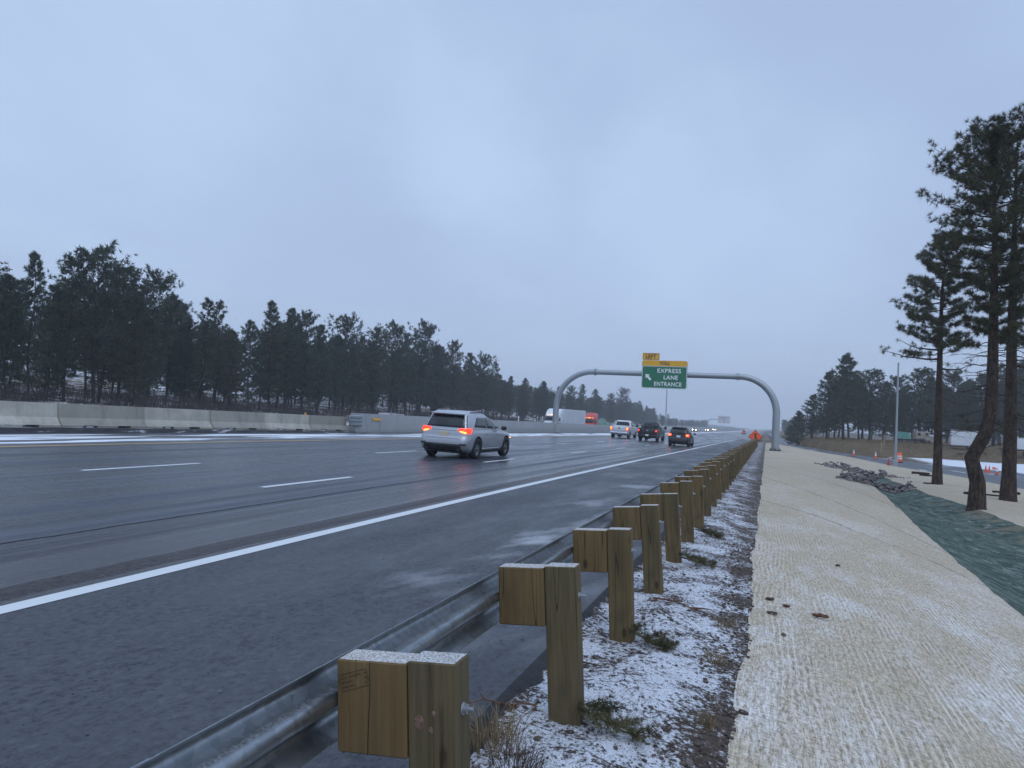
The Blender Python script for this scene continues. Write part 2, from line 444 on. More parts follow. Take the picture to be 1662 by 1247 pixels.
def m_green():
    g = NT('green_matting'); p = g.obj(); x, y, z = g.sep(p)
    q = g.comb(g.add(g.mul(x, 1.0), g.mul(y, 0.30)), g.add(g.mul(y, 0.8), g.mul(x, -.9)), 0.0)
    a = g.noise(g.stretch(q, 1.0, 0.45, 1), 1.3, 5, 0.6, 0.6)
    q0 = g.sep(q)
    fold = g.noise(g.stretch(q, 3.4, 0.55, 1), 1.5, 6, 0.70, 1.6)
    fold2 = g.noise(g.stretch(q, 9.0, 1.6, 1), 1.2, 4, 0.6, .6)
    fine = g.noise(g.stretch(p, 50, 50, 20), 1.0, 3, 0.7)
    c = g.mix(g.ss(a, 0.32, 0.68), (0.036, 0.062, 0.051), (0.098, 0.132, 0.110))
    c = g.mix(g.mul(g.ss(fold, 0.50, 0.66), 0.55), c, (0.30, 0.33, 0.30))  # pale fold crests: highlights put into the colour
    c = g.mix(g.mul(g.ss(fold, 0.45, 0.34), 0.60), c, (0.014, 0.026, 0.024))  # dark creases between folds: shade put into the colour
    c = g.mix(g.mul(g.ss(fold2, 0.56, 0.70), 0.55), c, (0.34, 0.38, 0.35))  # finer folds, their highlight and shade painted in as well
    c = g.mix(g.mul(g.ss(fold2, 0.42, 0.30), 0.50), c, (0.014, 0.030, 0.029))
    sn = g.ss(g.noise(g.stretch(q, 2.2, 0.8, 1), 1.5, 6, 0.65), 0.56, 0.70)
    c = g.mix(g.mul(sn, 0.35), c, (0.5, 0.54, 0.56))
    tan = g.mul(g.ss(g.noise(p, 0.9, 4, .6), 0.48, 0.62), g.ss(x, 5.9, 7.0))
    c = g.mix(g.mul(tan, .75), c, (0.22, 0.19, 0.13))
    c = g.mix(g.mul(g.ss(fine, 0.4, 0.7), 0.25), c, (0.16, 0.19, 0.18))
    wx = g.m('SINE', g.mul(g.add(q0[0], g.mul(g.sub(a, .5), .4)), 2*PI/.16)); c = g.mix(g.mul(g.ss(wx, .3, 1.0), g.mul(g.ss(fine, .42, .62), .35)), c, (.24, .265, .245))
    return g.out(c, 0.95, 0, g.bump(g.add(g.mul(fold, 1.0), g.add(g.mul(fold2, .6), g.mul(fine, .25))), 0.8, 0.05), 0.05)

def m_sideroad():
    g = NT('old_asphalt'); p = g.obj(); x, y, z = g.sep(p)
    a = g.noise(g.stretch(p, .8, .15, 1), 1.0, 5, 0.6); f = g.noise(p, 20.0, 3, .7)
    c = g.mix(g.ss(a, .3, .7), (0.055, 0.057, 0.066), (0.10, 0.105, 0.12))
    c = g.mix(g.mul(g.ss(f, .4, .7), .3), c, (0.15, .15, .155))
    c = g.mix(g.mul(g.ss(a, .58, .66), .5), c, (.6, .63, .68))
    return g.out(c, 0.5, 0, g.bump(f, .2, .01), 0.4)

def m_ground():
    g = NT('snowy_ground'); p = g.obj(); x, y, z = g.sep(p)
    a = g.noise(p, 0.12, 6, 0.62); b = g.noise(p, 0.9, 6, 0.65); f = g.noise(g.stretch(p, 6, 6, 2), 1.0, 4, .7)
    grass = g.mix(g.ss(f, .3, .7), (0.050, 0.034, 0.018), (0.20, 0.145, 0.080))
    grass = g.mix(g.mul(g.ss(b, .5, .7), .5), grass, (0.06, 0.05, 0.035))
    left = g.ss(x, -40.0, -52.0)
    k = g.add(g.mul(a, .5), g.mul(b, .5))
    thr = g.lerp(left, 0.55, 0.50)
    lot = g.mul(g.mul(g.ss(g.add(x, g.mul(g.sub(b, .5), 3.0)), 16.0, 18.0), g.ss(y, 112.0, 108.0)), g.ss(y, 60.0, 70.0))
    thr = g.add(thr, g.mul(g.mul(g.ss(x, 0.0, 8.0), g.ss(y, 98.0, 112.0)), .09))
    m = g.m('MAXIMUM', g.ss(g.sub(k, thr), -0.02, 0.05), g.mul(lot, g.ss(b, .25, .36)))
    deep = g.m('MAXIMUM', g.ss(x, -95.0, -180.0), g.ss(y, 420.0, 800.0))
    c = g.mix(m, grass, (0.68, 0.71, 0.76))
    c = g.mix(g.mul(deep, 0.7), c, (0.035, 0.045, 0.04))
    return g.out(c, 0.9, 0, g.bump(g.add(f, b), .6, .06), 0.15)

MAT_ASPHALT = m_asphalt(); MAT_BLANKET = m_blanket(); MAT_GROUND = m_ground()
WHITE_P = m_paint('white_road_paint', (0.66, 0.69, 0.70)); WHITE_W = m_paint('worn_white_road_paint', (0.64, 0.67, 0.69), 0.9)
YEL_P = m_paint('yellow_road_paint', (0.62, 0.36, 0.10), 0.95)

# ------------------------------------------------------------------ highway
hw = strip('highway', MAT_ASPHALT, YR, lambda Y: -23.4, lambda Y: -1.55, lambda X, Y, t: road_z(X, Y), 12)
def line(name, mat, xa, xb, ys, dz=0.004):
    return strip(name, mat, ys, lambda Y: xa, lambda Y: xb, lambda X, Y, t: road_z(X, Y) + dz, 1)
line('edge_line', WHITE_P, -5.645, -5.455, [y for y in YR if -60 <= y <= 1000])
line('edge_line', YEL_P, -18.2, -18.04, [y for y in YR if -60 <= y <= 1000])
def dashes(X, y0, n, w=0.075):
    for k in range(n):
        a = y0 + 12.19*k
        ys = [a + 3.35*i/4 for i in range(5)]
        # follow the road sheet's own facets so that the paint stays just above it
        vs = []
        def z(X, Y):
            j = max(i for i in range(len(YR)-1) if YR[i] <= Y); t = (Y-YR[j])/(YR[j+1]-YR[j])
            return road_z(X, YR[j])*(1-t) + road_z(X, YR[j+1])*t + 0.005
        strip('lane_line', WHITE_W, ys, lambda Y: X-w, lambda Y: X+w, lambda X_, Y, t: z(X_, Y), 1)
# first dashes measured in the photograph
def ground_y(px, py, X):
    r = ray(px, py); return r.y*(X/r.x)
LA = on_plane_x(425, 790, -9.1); LB = on_plane_x(133, 762, -12.95)
dashes(-9.1, LA.y - 12.19, 16); dashes(-12.95, LB.y - 12.19, 15)
# pavement's broken edge, a dark crust under the rail
def crust_x(Y): return -1.35 + 0.10*fbm(Y, 1, 1.1) + 0.06*fbm(Y, 5, 5.0) + .035*fbm(Y, 8, 14.0)
CR = simple('asphalt_edge', (0.028, 0.028, 0.03), 0.8, var=.4, scale=30, bump=.6)
strip('pavement_edge', CR, seg(-1, 12, .05) + seg(12, 40, .25) + seg(40, 141, 2) + [141], lambda Y: -1.55, crust_x, lambda X, Y, t: road_z(-1.55, Y) + .016*fbm(X*3, Y*3, 3.0)*(t > 0) - 0.11*t**1.5, 4)

# carriageway of the oncoming traffic behind the barrier
strip('oncoming_road', m_sideroad(), YR, lambda Y: -46.0, lambda Y: -23.4, lambda X, Y, t: road_z(-23.4, Y) - 0.015*(abs(X) - 23.4) - .55*sstep(62, 95, Y)*sstep(260, 200, Y)*sstep(0, .3, t if False else 1-t), 4)

# ------------------------------------------------------------------ right-hand ground, one seamless set of strips
MAT_VERGE = m_verge()
YV = seg(-1, 9, .045) + seg(9, 22, .12) + seg(22, 60, .5) + seg(60, 141, 1.5) + [141]
def vz(X, Y, t):
    base = verge_z(X, Y) - (0.12 if t == 0 else 0)
    if Y < 60 and 0 < t < 1:
        e = math.sin(PI*t)**0.5
        base += e*(0.030*fbm(X, Y, 1.7, 3) + 0.012*fbm(X+9, Y, 9.0, 3) + 0.022*max(0, fbm(X, Y+30, 14.0, 2))) + .035*fbm(X, Y+11, 4.0, 3)*max(0, 1-t*3.2)
    if t == 1: base = zA(Y)
    return base
strip('verge', MAT_VERGE, YV, lambda Y: -1.56, b1, vz, 30)
def blz(X, Y, t):
    z = zA(Y)*(1-t) + zB(Y)*t
    z += 0.10*math.sin(PI*t) + (0.030*fbm(X, Y, 0.5) + 0.004*fbm(X, Y, 2.0))*math.sin(PI*t)**.5
    return z
strip('embankment', MAT_BLANKET, YS, b1, lambda Y: interp(Y, *B2) + .06*fbm(Y, 2, .8), blz, 26)
def gz(X, Y, t):
    e = math.sin(PI*t)
    z = zB(Y)*(1-t) + zC(Y)*t - e*(0.5*(zB(Y)+zC(Y)) - zM(Y))
    u, v = X + Y*.30, Y*.8 - X*.9
    return z + e**.5*(0.03*fbm(X*1.5, Y, 1.1) + 0.075*(.5-abs(fbm(u*1.5, v*.32, 1.5, 3))) + .035*(.5-abs(fbm(u*3.6+7, v*.6, 1.2, 2))) - .05)
YG = seg(-4, 6, .5) + seg(6, 44, .16) + seg(44, 141, 1.5) + [141]
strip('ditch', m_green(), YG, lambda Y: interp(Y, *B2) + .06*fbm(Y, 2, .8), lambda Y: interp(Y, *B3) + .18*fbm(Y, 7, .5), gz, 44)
MAT_BENCH = m_blanket('straw_blanket_flat', True)
def wz(X, Y, t):
    return zC(Y)*(1-t) + zD(Y)*t + math.sin(PI*t)*(0.10 + 0.07*fbm(X, Y, 0.35) + 0.02*fbm(X, Y, 1.8))
strip('bench_ground', MAT_BENCH, YS, lambda Y: interp(Y, *B3) + .18*fbm(Y, 7, .5), lambda Y: interp(Y, *B4), wz, 16)
strip('side_road', m_sideroad(), YS + [160, 200, 260, 340, 460, 640], lambda Y: interp(Y, *B4) if Y < 142 else 2.3 - (Y-141)*.004, lambda Y: interp(Y, *B5) if Y < 142 else 6 - (Y-141)*.004,
      lambda X, Y, t: zD(Y) + (0 if Y < 142 else (prof(Y) - prof(141))), 4)

# ------------------------------------------------------------------ wide ground sheet
def ground_z(X, Y):
    P = prof(Y)
    if X < -40:
        a = abs(X)
        z = road_z(-23.4, Y) - .35 + interp(a, [40, 46, 52, 66, 110, 200, 500, 1600], [-.3, .0, .45, 1.05, 4.4, 8.0, 16.0, 30.0])
        return z + (0.25*fbm(X, Y, .05) + .12*fbm(X, Y, .2))*sstep(46, 60, a)
    if X < -1.0: return P - 1.2
    b4, b5 = (interp(Y, *B4), interp(Y, *B5)) if Y <= 141 else (2.3 - (Y-141)*.004, 6.0 - (Y-141)*.004)
    lo = -2.3 + (P + 1.2 if Y > 141 else 0)
    flat = zD(Y) - 0.03 + (P - prof(141) if Y > 141 else 0)
    if X < b5 - 0.2 and Y < 700: return lo
    yb = 81 + (22.4 - X)*1.65
    bank = sstep(0, 24, Y - yb)*1.35*sstep(17, 13.5, X) if X < 19 and Y > 80 else 0.0
    if X >= 12: bank = max(bank, sstep(112, 134, Y)*1.5)
    far = sstep(40, 120, X)*3.0
    return flat - .6*sstep(.8, -.2, X - b5) + bank*(1.0 if Y < 260 else max(.25, 1 - (Y-260)/300)) + far + .10*fbm(X, Y, .15)*sstep(1, 8, X-b5)
def axis(parts):
    r = []
    for a, b, st in parts: r += seg(a, b, st)
    return r + [parts[-1][1]]
GX = axis([(-1600, -400, 150), (-400, -120, 28), (-120, -40, 4), (-40, 0, 8), (0, 44, 1.0), (44, 120, 7), (120, 400, 40), (400, 1600, 150)])
GY = axis([(-400, -40, 60), (-40, 60, 6), (60, 145, 1.5), (145, 240, 6), (240, 600, 24), (600, 2200, 100)])
vs = []; fs = []; m = len(GX)
for Y in GY:
    for X in GX: vs.append((X, Y, ground_z(X, Y)))
for j in range(len(GY)-1):
    for i in range(m-1):
        k = j*m+i; fs.append((k, k+1, k+m+1, k+m))
me = bpy.data.meshes.new('ground'); me.from_pydata(vs, [], fs); me.polygons.foreach_set('use_smooth', [True]*len(fs)); me.update()
ground = link_mesh('ground', me, MAT_GROUND); ground['kind'] = 'structure'
# ------------------------------------------------------------------ trees
def m_needles(name, dark, light, hue):
    g = NT(name); p = g.obj()
    a = g.noise(p, 0.55, 3, .6); b = g.noise(p, 6.0, 2, .6)
    c = g.mix(g.ss(g.add(g.mul(a, .6), g.mul(b, .4)), .36, .64), dark, light)
    c = g.mix(g.mul(g.ss(g.noise(p, .9, 2), .58, .72), .55), c, hue)
    r = g.rnd()
    c = g.mix(g.mul(g.ss(r, .4, 1.0), .5), c, (0.075, 0.060, 0.034)); c = g.mix(g.mul(g.ss(r, .35, .0), .5), c, (.016, .030, .024))
    b_ = g.n('BsdfPrincipled', {'Base Color': c, 'Roughness': 0.6, 'Specular IOR Level': 0.25})
    t = g.n('BsdfTranslucent', {'Color': c})
    mx = g.n('MixShader', {0: 0.25, 1: b_.outputs[0], 2: t.outputs[0]})
    o = g.n('OutputMaterial'); g.t.links.new(mx.outputs[0], o.inputs[0]); return g.mt
def m_bark(name, dark, light):
    g = NT(name); p = g.obj()
    pl = g.noise(g.stretch(p, 9, 9, 2.2), 1.0, 5, .65, .5)
    v = g.vor(g.stretch(p, 14, 14, 3.6), 1.0, 'DISTANCE_TO_EDGE').outputs[0]
    c = g.mix(g.ss(pl, .3, .7), dark, light)
    c = g.mix(g.mul(g.ss(v, .12, .0), .7), c, (.018, .014, .012))
    return g.out(c, .9, 0, g.bump(g.add(g.mul(g.ss(v, 0, .2), .6), pl), .9, .04), .15)
M_NEED = m_needles('pine_needles', (.020, .034, .021), (.062, .085, .045), (.085, .062, .030))
M_NEED2 = m_needles('pine_needles_olive', (.034, .050, .026), (.125, .140, .066), (.14, .105, .048))
M_NEED3 = m_needles('pine_needles_far', (.026, .045, .031), (.084, .115, .070), (.105, .084, .046))
M_BARK = m_bark('pine_bark', (.030, .023, .019), (.115, .080, .062))
M_BARKD = m_bark('dark_bark', (.020, .017, .015), (.062, .048, .040))

def tufts(cen, dr, m, ln, wd, rng, spread=0.9):
    """stars of needles: (n,3) centres and directions -> (n*m*3,3) triangle corners"""
    n = len(cen)
    c = np.repeat(cen, m, 0); d = np.repeat(dr, m, 0)
    q = rng.normal(size=(n*m, 3)); q /= np.linalg.norm(q, axis=1, keepdims=True)
    v = d*(1-spread*0.5) + q*spread; v /= np.linalg.norm(v, axis=1, keepdims=True)
    L = ln*(0.6 + 0.6*rng.random((n*m, 1)))
    s = np.cross(v, rng.normal(size=(n*m, 3))); s /= np.maximum(np.linalg.norm(s, axis=1, keepdims=True), 1e-6)
    a = c + s*wd*.5; b = c - s*wd*.5; tip = c + v*L
    # a lozenge-like triangle: widest near the base third
    return np.stack([a, b, tip], 1).reshape(-1, 3)

def pine_mesh(seed, H, r0, base, R, nb, tuft_n, needle, wd, m, dead=14, path=None, top_round=0.5, clump=0.5, sides=8,
              droop=0.0, prof_pts=None, low=None, bush=1.0, matn=None, matb=None, side_bias=None, extra=()):
    """returns (trunk mesh, crown mesh); limbs belong to the trunk mesh"""
    rng = np.random.default_rng(seed); rd = random.Random(seed)
    tr = MB()
    N = 14
    if path is None:
        ax, ay = rd.uniform(-.02, .02), rd.uniform(-.02, .02); ph = rd.uniform(0, 6)
        path = [(H*(ax*t + .010*math.sin(3*t*PI+ph)), H*(ay*t + .010*math.cos(2.3*t*PI+ph)), H*t) for t in [i/N for i in range(N+1)]]
    zs = [q[2] for q in path]
    def tp(z): return Vector((interp(z, zs, [q[0] for q in path]), interp(z, zs, [q[1] for q in path]), z))
    def tr_r(z):
        t = max(0, z)/H
        return max(0.012*H/12, r0*((1-t)**0.8)*(1 + .16*math.exp(-z/0.3)))
    zz = [-.3] + [z for z in np.linspace(0, H*.985, max(16, len(path)))]
    tr.tube([tp(max(0, z)) + Vector((0, 0, min(0, z))) for z in zz], [tr_r(z) for z in zz], sides, 0)
    pr = prof_pts or ([0, .12, .35, .6, .85, .95, 1.0], [.55, .9, 1.0, .82, .50, .28, .12])
    cen = []; drs = []
    def branch(z, az, L, el, foliage, r_b, nt):
        o = tp(z); d = Vector((math.cos(az)*math.cos(el), math.sin(az)*math.cos(el), math.sin(el)))
        pts = [o]; k = 5; side = Vector((-math.sin(az), math.cos(az), 0)); bend = rd.uniform(-.25, .25)
        for i in range(1, k+1):
            t = i/k
            q = o + d*L*t + Vector((0, 0, 1))*L*(0.20*t*t*(1 if foliage else -.3) - droop*t*(1-t*.6)) + side*L*bend*t*t + Vector((rd.uniform(-1, 1), rd.uniform(-1, 1), rd.uniform(-1, 1)))*L*.035
            pts.append(q)
        tr.tube(pts, [r_b*(1-.8*i/k) for i in range(k+1)], 4, 0, cap=False)
        if not foliage and rd.random() < .7:
            for _ in range(3):
                t = rd.uniform(.35, .95); i = int(t*k); q = pts[i].lerp(pts[min(k, i+1)], t*k-i)
                dd = (d*.6 + side*rd.choice((-1, 1))*rd.uniform(.4, 1) + Vector((0, 0, rd.uniform(-.7, .3)))).normalized()
                tr.tube([q, q + dd*L*.16, q + dd*L*.30 + Vector((0, 0, -.06*L))], [r_b*.35, r_b*.25, r_b*.1], 3, 0, cap=False)
        for j in range(nt):
            t = 1 - (rd.random()**1.3)*.72; i = min(k-1, int(t*k)); q = pts[i].lerp(pts[i+1], t*k-i)
            off = (side*rd.uniform(-1, 1)*.55 + Vector((0, 0, rd.uniform(-.25, .65)))*.55 + d*rd.uniform(0, .3))*L*clump*(.35+.5*t)
            e = q + off
            if rd.random() < .6 and off.length > .12: tr.tube([q, e], [r_b*.22, r_b*.10], 3, 0, cap=False)
            cen.append(e); dd = (off.normalized() + d*.5 + Vector((0, 0, .4))).normalized() if off.length > 1e-4 else d
            drs.append(dd)
    for i in range(nb):
        t = ((i + rd.random())/nb)**0.92
        z = H*(base + (0.985-base)*t)
        L = R*interp(t, *pr)*rd.uniform(.55, 1.12); az = i*2.399 + rd.uniform(-.5, .5)
        if side_bias: L *= 1 + side_bias[1]*math.cos(az - side_bias[0])
        el = rd.uniform(-.22, .30) + .75*t*t*rd.uniform(.5, 1)
        branch(z, az, max(.25, L), el, True, max(.012, .028*L*.55), max(3, int(tuft_n*bush*(0.45+.55*min(1, L/R)))))
    for i in range(dead):
        z = H*rd.uniform(base*.35, base*1.05); branch(z, rd.uniform(0, 6.28), R*rd.uniform(.25, .75), rd.uniform(-.25, .15), False, .022*R/2.5, 1 if (low and rd.random() < low) else 0)
    for (z, az, L, el, nt) in extra: branch(z, az, L, el, True, .055, nt)
    # leader
    for j in range(7):
        cen.append(tp(H*(1 - .035*rd.random())) + Vector((rd.uniform(-1, 1), rd.uniform(-1, 1), 0))*.05*R); drs.append(Vector((rd.uniform(-.4, .4), rd.uniform(-.4, .4), 1)).normalized())
    V = tufts(np.array([tuple(c) for c in cen]), np.array([tuple(d) for d in drs]), m, needle, wd, rng)
    crown = tri_mesh('crown', V); crown.materials.append(matn or M_NEED)
    tmp = MB(); tmp.v, tmp.f, tmp.mi, tmp.sm = tr.v, tr.f, tr.mi, tr.sm
    me = bpy.data.meshes.new('trunk'); me.from_pydata(tr.v, [], tr.f); me.polygons.foreach_set('use_smooth', tr.sm); me.update()
    me.materials.append(matb or M_BARK)
    return me, crown

def plant(pair, name, loc, scale=1.0, rz=0.0, label=None, group=None, cat='tree', sz=None):
    e = empty(name, loc, rz, label, cat, group)
    e.scale = (scale*(sz or 1.0), scale*(sz or 1.0), scale)
    for nm, me in zip(('trunk', 'crown'), pair):
        o = bpy.data.objects.new(nm, me); C.objects.link(o); o.parent = e
    return e

# --- forest kinds, about 13 m tall
FH = 13.0
FK = [pine_mesh(101, FH, .14, .13, 2.3, 104, 15, .40, .085, 10, 22, matb=M_BARKD, matn=M_NEED3),
      pine_mesh(102, FH, .15, .16, 2.6, 98, 16, .40, .088, 10, 22, matb=M_BARKD, matn=M_NEED3, prof_pts=([0, .2, .45, .7, .9, 1], [.6, .85, 1.0, .9, .65, .25]), clump=.62),
      pine_mesh(103, FH, .12, .10, 2.1, 112, 13, .38, .08, 10, 20, matb=M_BARKD, matn=M_NEED3, prof_pts=([0, .12, .35, .6, .85, .95, 1], [.7, 1.0, .92, .70, .44, .24, .1])),
      pine_mesh(104, FH, .16, .24, 2.8, 92, 17, .40, .088, 10, 26, matb=M_BARKD, matn=M_NEED3, prof_pts=([0, .2, .5, .8, .93, 1], [.5, .8, 1.0, 1.0, .75, .35]), clump=.66),
      pine_mesh(105, FH, .13, .08, 2.3, 116, 14, .40, .085, 10, 18, matb=M_BARKD, matn=M_NEED3, clump=.55),
      pine_mesh(106, FH, .12, .22, 2.1, 74, 12, .38, .08, 10, 26, matb=M_BARKD, matn=M_NEED3, prof_pts=([0, .2, .45, .7, .9, 1], [.35, .7, 1.0, .7, .5, .2]))]

rf = random.Random(7)
def left_z(X, Y): return ground_z(X, Y)
front = [(-34,425,1),(8,446,4),(45,406,2),(76,462,0),(104,420,1),(150,411,3),(192,436,1),(216,474,4),(240,449,3),(270,478,0),(300,515,4),(325,484,5),
         (351,489,5),(374,535,2),(402,520,4),(436,487,2),(465,500,0),(490,510,1),(516,527,0),(556,519,3),(582,545,4),(604,535,1),(632,531,3),(656,545,1),
         (682,530,3),(706,560,0),(732,557,1),(757,573,0),(782,580,3),(800,588,5),(826,610,2),(850,614,4),(880,619,0),(904,627,2),(925,628,1),(943,624,0),(966,632,4),
         (990,640,1),(1010,633,3),(1036,651,5),(1061,662,0),(1084,672,5)]
named = {45: 'narrow pointed pine rising above its neighbours near the left edge of the wood',
         150: 'broad round topped pine, tallest of the wood beyond the jersey barriers',
         240: 'ragged open topped pine right of the broad round topped one',
         325: 'sparse pine with bare stem and light showing through its top, left of the gap',
         351: 'sparse pine touching its twin on the right, just left of the gap in the wood',
         436: 'tall pointed pine right of the gap in the wood, above the jersey barriers',
         556: 'flat topped pine standing over the joint of jersey barriers and grey wall',
         682: 'dense round headed pine directly behind and above the silver car',
         800: 'open crowned pine ending the tall part of the wood, right of the silver car',
         1084: 'last thin hazy pine of the wood, left of the far cantilever sign'}
for i, (px, ty, k) in enumerate(front):
    X = -62 - rf.uniform(0, 5)
    Y, D, hy = at_xrow(px, X)
    z0 = left_z(X, Y); top = EYE.z + (hy - ty)*D/F0
    h = max(7.0, min(19, top - z0)); s = h/FH
    zone = 'dark pine in the front row of the wood above the jersey barriers' if px < 565 else ('pine in the front row of the wood above the smooth grey wall' if px < 860 else 'misty pine in the front row beyond the trucks and sign arch')
    grp = 'front pines above the jersey barriers' if px < 565 else ('front pines above the grey wall' if px < 860 else 'misty front pines beyond the trucks')
    plant(FK[k], 'pine_tree', (X, Y, z0-.1), s, rf.uniform(0, 6.28), named.get(px, zone), grp if px not in named else 'pines of the wood left of the highway', sz=rf.uniform(.85, 1.05)*min(1.25, 1.0/s**.5))
def topline(px):
    return interp(px, [-60, 45, 150, 240, 330, 375, 436, 520, 620, 690, 760, 830, 900, 1010, 1090], [425, 420, 420, 455, 495, 525, 498, 520, 540, 540, 575, 608, 625, 640, 680])
def px_of(P):
    q = RCAM.transposed() @ (Vector(P) - EYE); return W0/2 + q.x/-q.z*F0, H0/2 - q.y/-q.z*F0, -q.z
for (Xr, y0, y1, st) in ((-66, 34, 150, 4.6), (-72, 40, 240, 6.0), (-79, 44, 230, 6.4), (-88, 50, 250, 8.6), (-99, 60, 260, 14), (-67, 152, 420, 7.5), (-75, 250, 430, 9.0), (-84, 260, 430, 20.0)):
    Y = y0
    while Y < y1:
        X = Xr + rf.uniform(-2.4, 2.4); Yj = Y + rf.uniform(-1.8, 1.8); z0 = left_z(X, Yj)
        px, py, D = px_of((X, Yj, z0))
        lim = EYE.z + ((690 + (px-1245)*.05) - topline(px) - 6)*D/F0 - z0
        h = min(rf.uniform(10.0, 14.5), lim*rf.uniform(.72, .94)) if lim > 6 else max(4.5, lim*rf.uniform(.7, 1.15))
        if px > -60:
            deep = Xr < -70
            far = px > 1040
            lab = 'pine deep inside the wood, its stem dark against the snowy slope' if deep else ('faint far pine fading into the mist beyond the trucks' if far or px > 860 else 'filler pine close behind the front row of the wood')
            grp = 'pines deep inside the wood' if deep else ('faint far pines along the left' if far or px > 860 else 'pines close behind the front row')
            plant(FK[rf.randrange(6)], 'pine_tree', (X, Yj, z0-.1), h/FH, rf.uniform(0, 6.28), lab, grp, sz=rf.uniform(.95, 1.25))
        Y += st*rf.uniform(.75, 1.25)

# the last stretch reads as one mass of far pines
def merged(name, pair, places, mats, label):
    VV = []; FF = []; n = 0; TV = []
    for me in pair: pass
    tv = np.empty(len(pair[1].vertices)*3); pair[1].vertices.foreach_get('co', tv); tv = tv.reshape(-1, 3)
    sv = np.empty(len(pair[0].vertices)*3); pair[0].vertices.foreach_get('co', sv); sv = sv.reshape(-1, 3); sf = [tuple(p_.vertices) for p_ in pair[0].polygons]
    vs, fs, mi = [], [], []
    for (x, y, z, s, r) in places:
        c, k = math.cos(r), math.sin(r)
        for V, kind in ((tv, 1), (sv, 0)):
            q = np.stack([V[:, 0]*c - V[:, 1]*k, V[:, 0]*k + V[:, 1]*c, V[:, 2]], 1)*s*np.array([1.15, 1.15, 1]) + np.array([x, y, z]); b0 = len(vs)
            vs.extend(map(tuple, q))
            f_ = [(b0+3*i, b0+3*i+1, b0+3*i+2) for i in range(len(V)//3)] if kind else [tuple(i+b0 for i in f) for f in sf]
            fs.extend(f_); mi.extend([kind]*len(f_))
    me = bpy.data.meshes.new(name); me.from_pydata(vs, [], fs); me.polygons.foreach_set('material_index', mi); me.update()
    o = link_mesh(name, me, mats); o['kind'] = 'stuff'; o['label'] = label; return o
FP = [pine_mesh(150+i, FH, .15, .10, 2.4+.3*i, 44, 7, .75, .20, 6, 2, matb=M_BARKD, matn=M_NEED3, sides=5) for i in range(3)]
pl = [[], [], []]; Y = 400
while Y < 950:
    for row in range(2):
        X = -66 - 9*row + rf.uniform(-4, 4); Yj = Y + rf.uniform(-3, 3); z0 = left_z(X, Yj); px, py, D = px_of((X, Yj, z0))
        lim = EYE.z + ((690 + (px-1245)*.05) - topline(px) - 2)*D/F0 - z0
        pl[rf.randrange(3)].append((X, Yj, z0-.2, max(rf.uniform(2.8, 6.8), min(13, lim*rf.uniform(.65, 1.1)))/FH, rf.uniform(0, 6.28)))
    Y += rf.uniform(4, 9)
for i in range(1):
    allp = pl[0] + pl[1] + pl[2]
    merged('far_wood', FP[1], allp, [M_BARKD, M_NEED3], 'hazy line of far pines merging into one mass at the end of the left wood')

# undergrowth at the foot of the wood: twigs and dry stalks nobody could count
rg = np.random.default_rng(5)
def twigs(name, pts, h, w, n, mat, label):
    P = np.repeat(np.array(pts), n, 0); k = len(P)
    P = P + rg.normal(size=(k, 3))*np.array([.45, .45, 0])
    d = rg.normal(size=(k, 3))*np.array([.38, .38, .12]) + np.array([0, 0, 1]); d /= np.linalg.norm(d, axis=1, keepdims=True)
    L = h*(.35 + .9*rg.random((k, 1))); s = np.cross(d, rg.normal(size=(k, 3))); s /= np.linalg.norm(s, axis=1, keepdims=True)
    V = np.stack([P + s*w, P - s*w, P + d*L], 1).reshape(-1, 3)
    me = tri_mesh(name, V); o = link_mesh(name, me, mat); o['kind'] = 'stuff'; o['label'] = label; return o
M_TWIG = simple('dry_twigs', (.034, .029, .028), .9, var=.4, scale=.3)
M_DRY = simple('dry_grass', (.22, .155, .085), .9, var=.45, scale=.4)
pts = []
for _ in range(1500):
    Y = rf.uniform(26, 190); X = -rf.uniform(50, 74); 
    if fbm(X, Y, .12) > -.12: pts.append((X, Y, left_z(X, Y)-.05))
twigs('undergrowth', pts, 1.9, .026, 18, M_TWIG, 'bare brown undergrowth at the foot of the left wood')
pts = []
for _ in range(2600):
    Y = rf.uniform(80, 160); X = rf.uniform(-3, 40)
    b5 = interp(Y, *B5)
    if X < b5 + 1.2 or (X > 13.5 and Y < 111): continue
    if fbm(X, Y, .25) > -.25: pts.append((X, Y, ground_z(X, Y)-.03))
twigs('dry_grass', pts, .55, .022, 14, M_DRY, 'tawny dry grass on the bank beyond the side road')

# --- wood on the right, 110-190 m away
RK = [pine_mesh(201, 14, .22, .12, 3.2, 105, 17, .46, .115, 9, 10, matb=M_BARKD, matn=M_NEED3, prof_pts=([0, .1, .35, .6, .85, 1], [.75, 1.0, .92, .75, .45, .18]), clump=.5),
      pine_mesh(202, 14, .22, .20, 2.7, 95, 16, .46, .115, 9, 12, matb=M_BARKD, matn=M_NEED3, clump=.55),
      pine_mesh(203, 14, .20, .28, 2.9, 80, 17, .46, .115, 9, 14, matb=M_BARKD, matn=M_NEED3, prof_pts=([0, .2, .5, .8, .93, 1], [.6, .9, 1.0, .8, .6, .3]), clump=.6)]
rights = [(1283,690,150,1),(1296,668,140,0),(1318,641,134,0),(1343,604,127,0),(1369,576,122,0),(1393,616,128,1),(1410,604,124,2),(1436,620,132,1),(1452,614,134,2),(1466,628,138,0),(1490,602,127,2),
          (1508,612,136,1),(1524,618,140,0),(1549,606,130,2),(1572,622,136,1),(1592,610,128,0),(1612,596,134,2),(1634,604,128,1),(1655,592,131,0),(1682,585,127,2),(1705,600,135,0)]
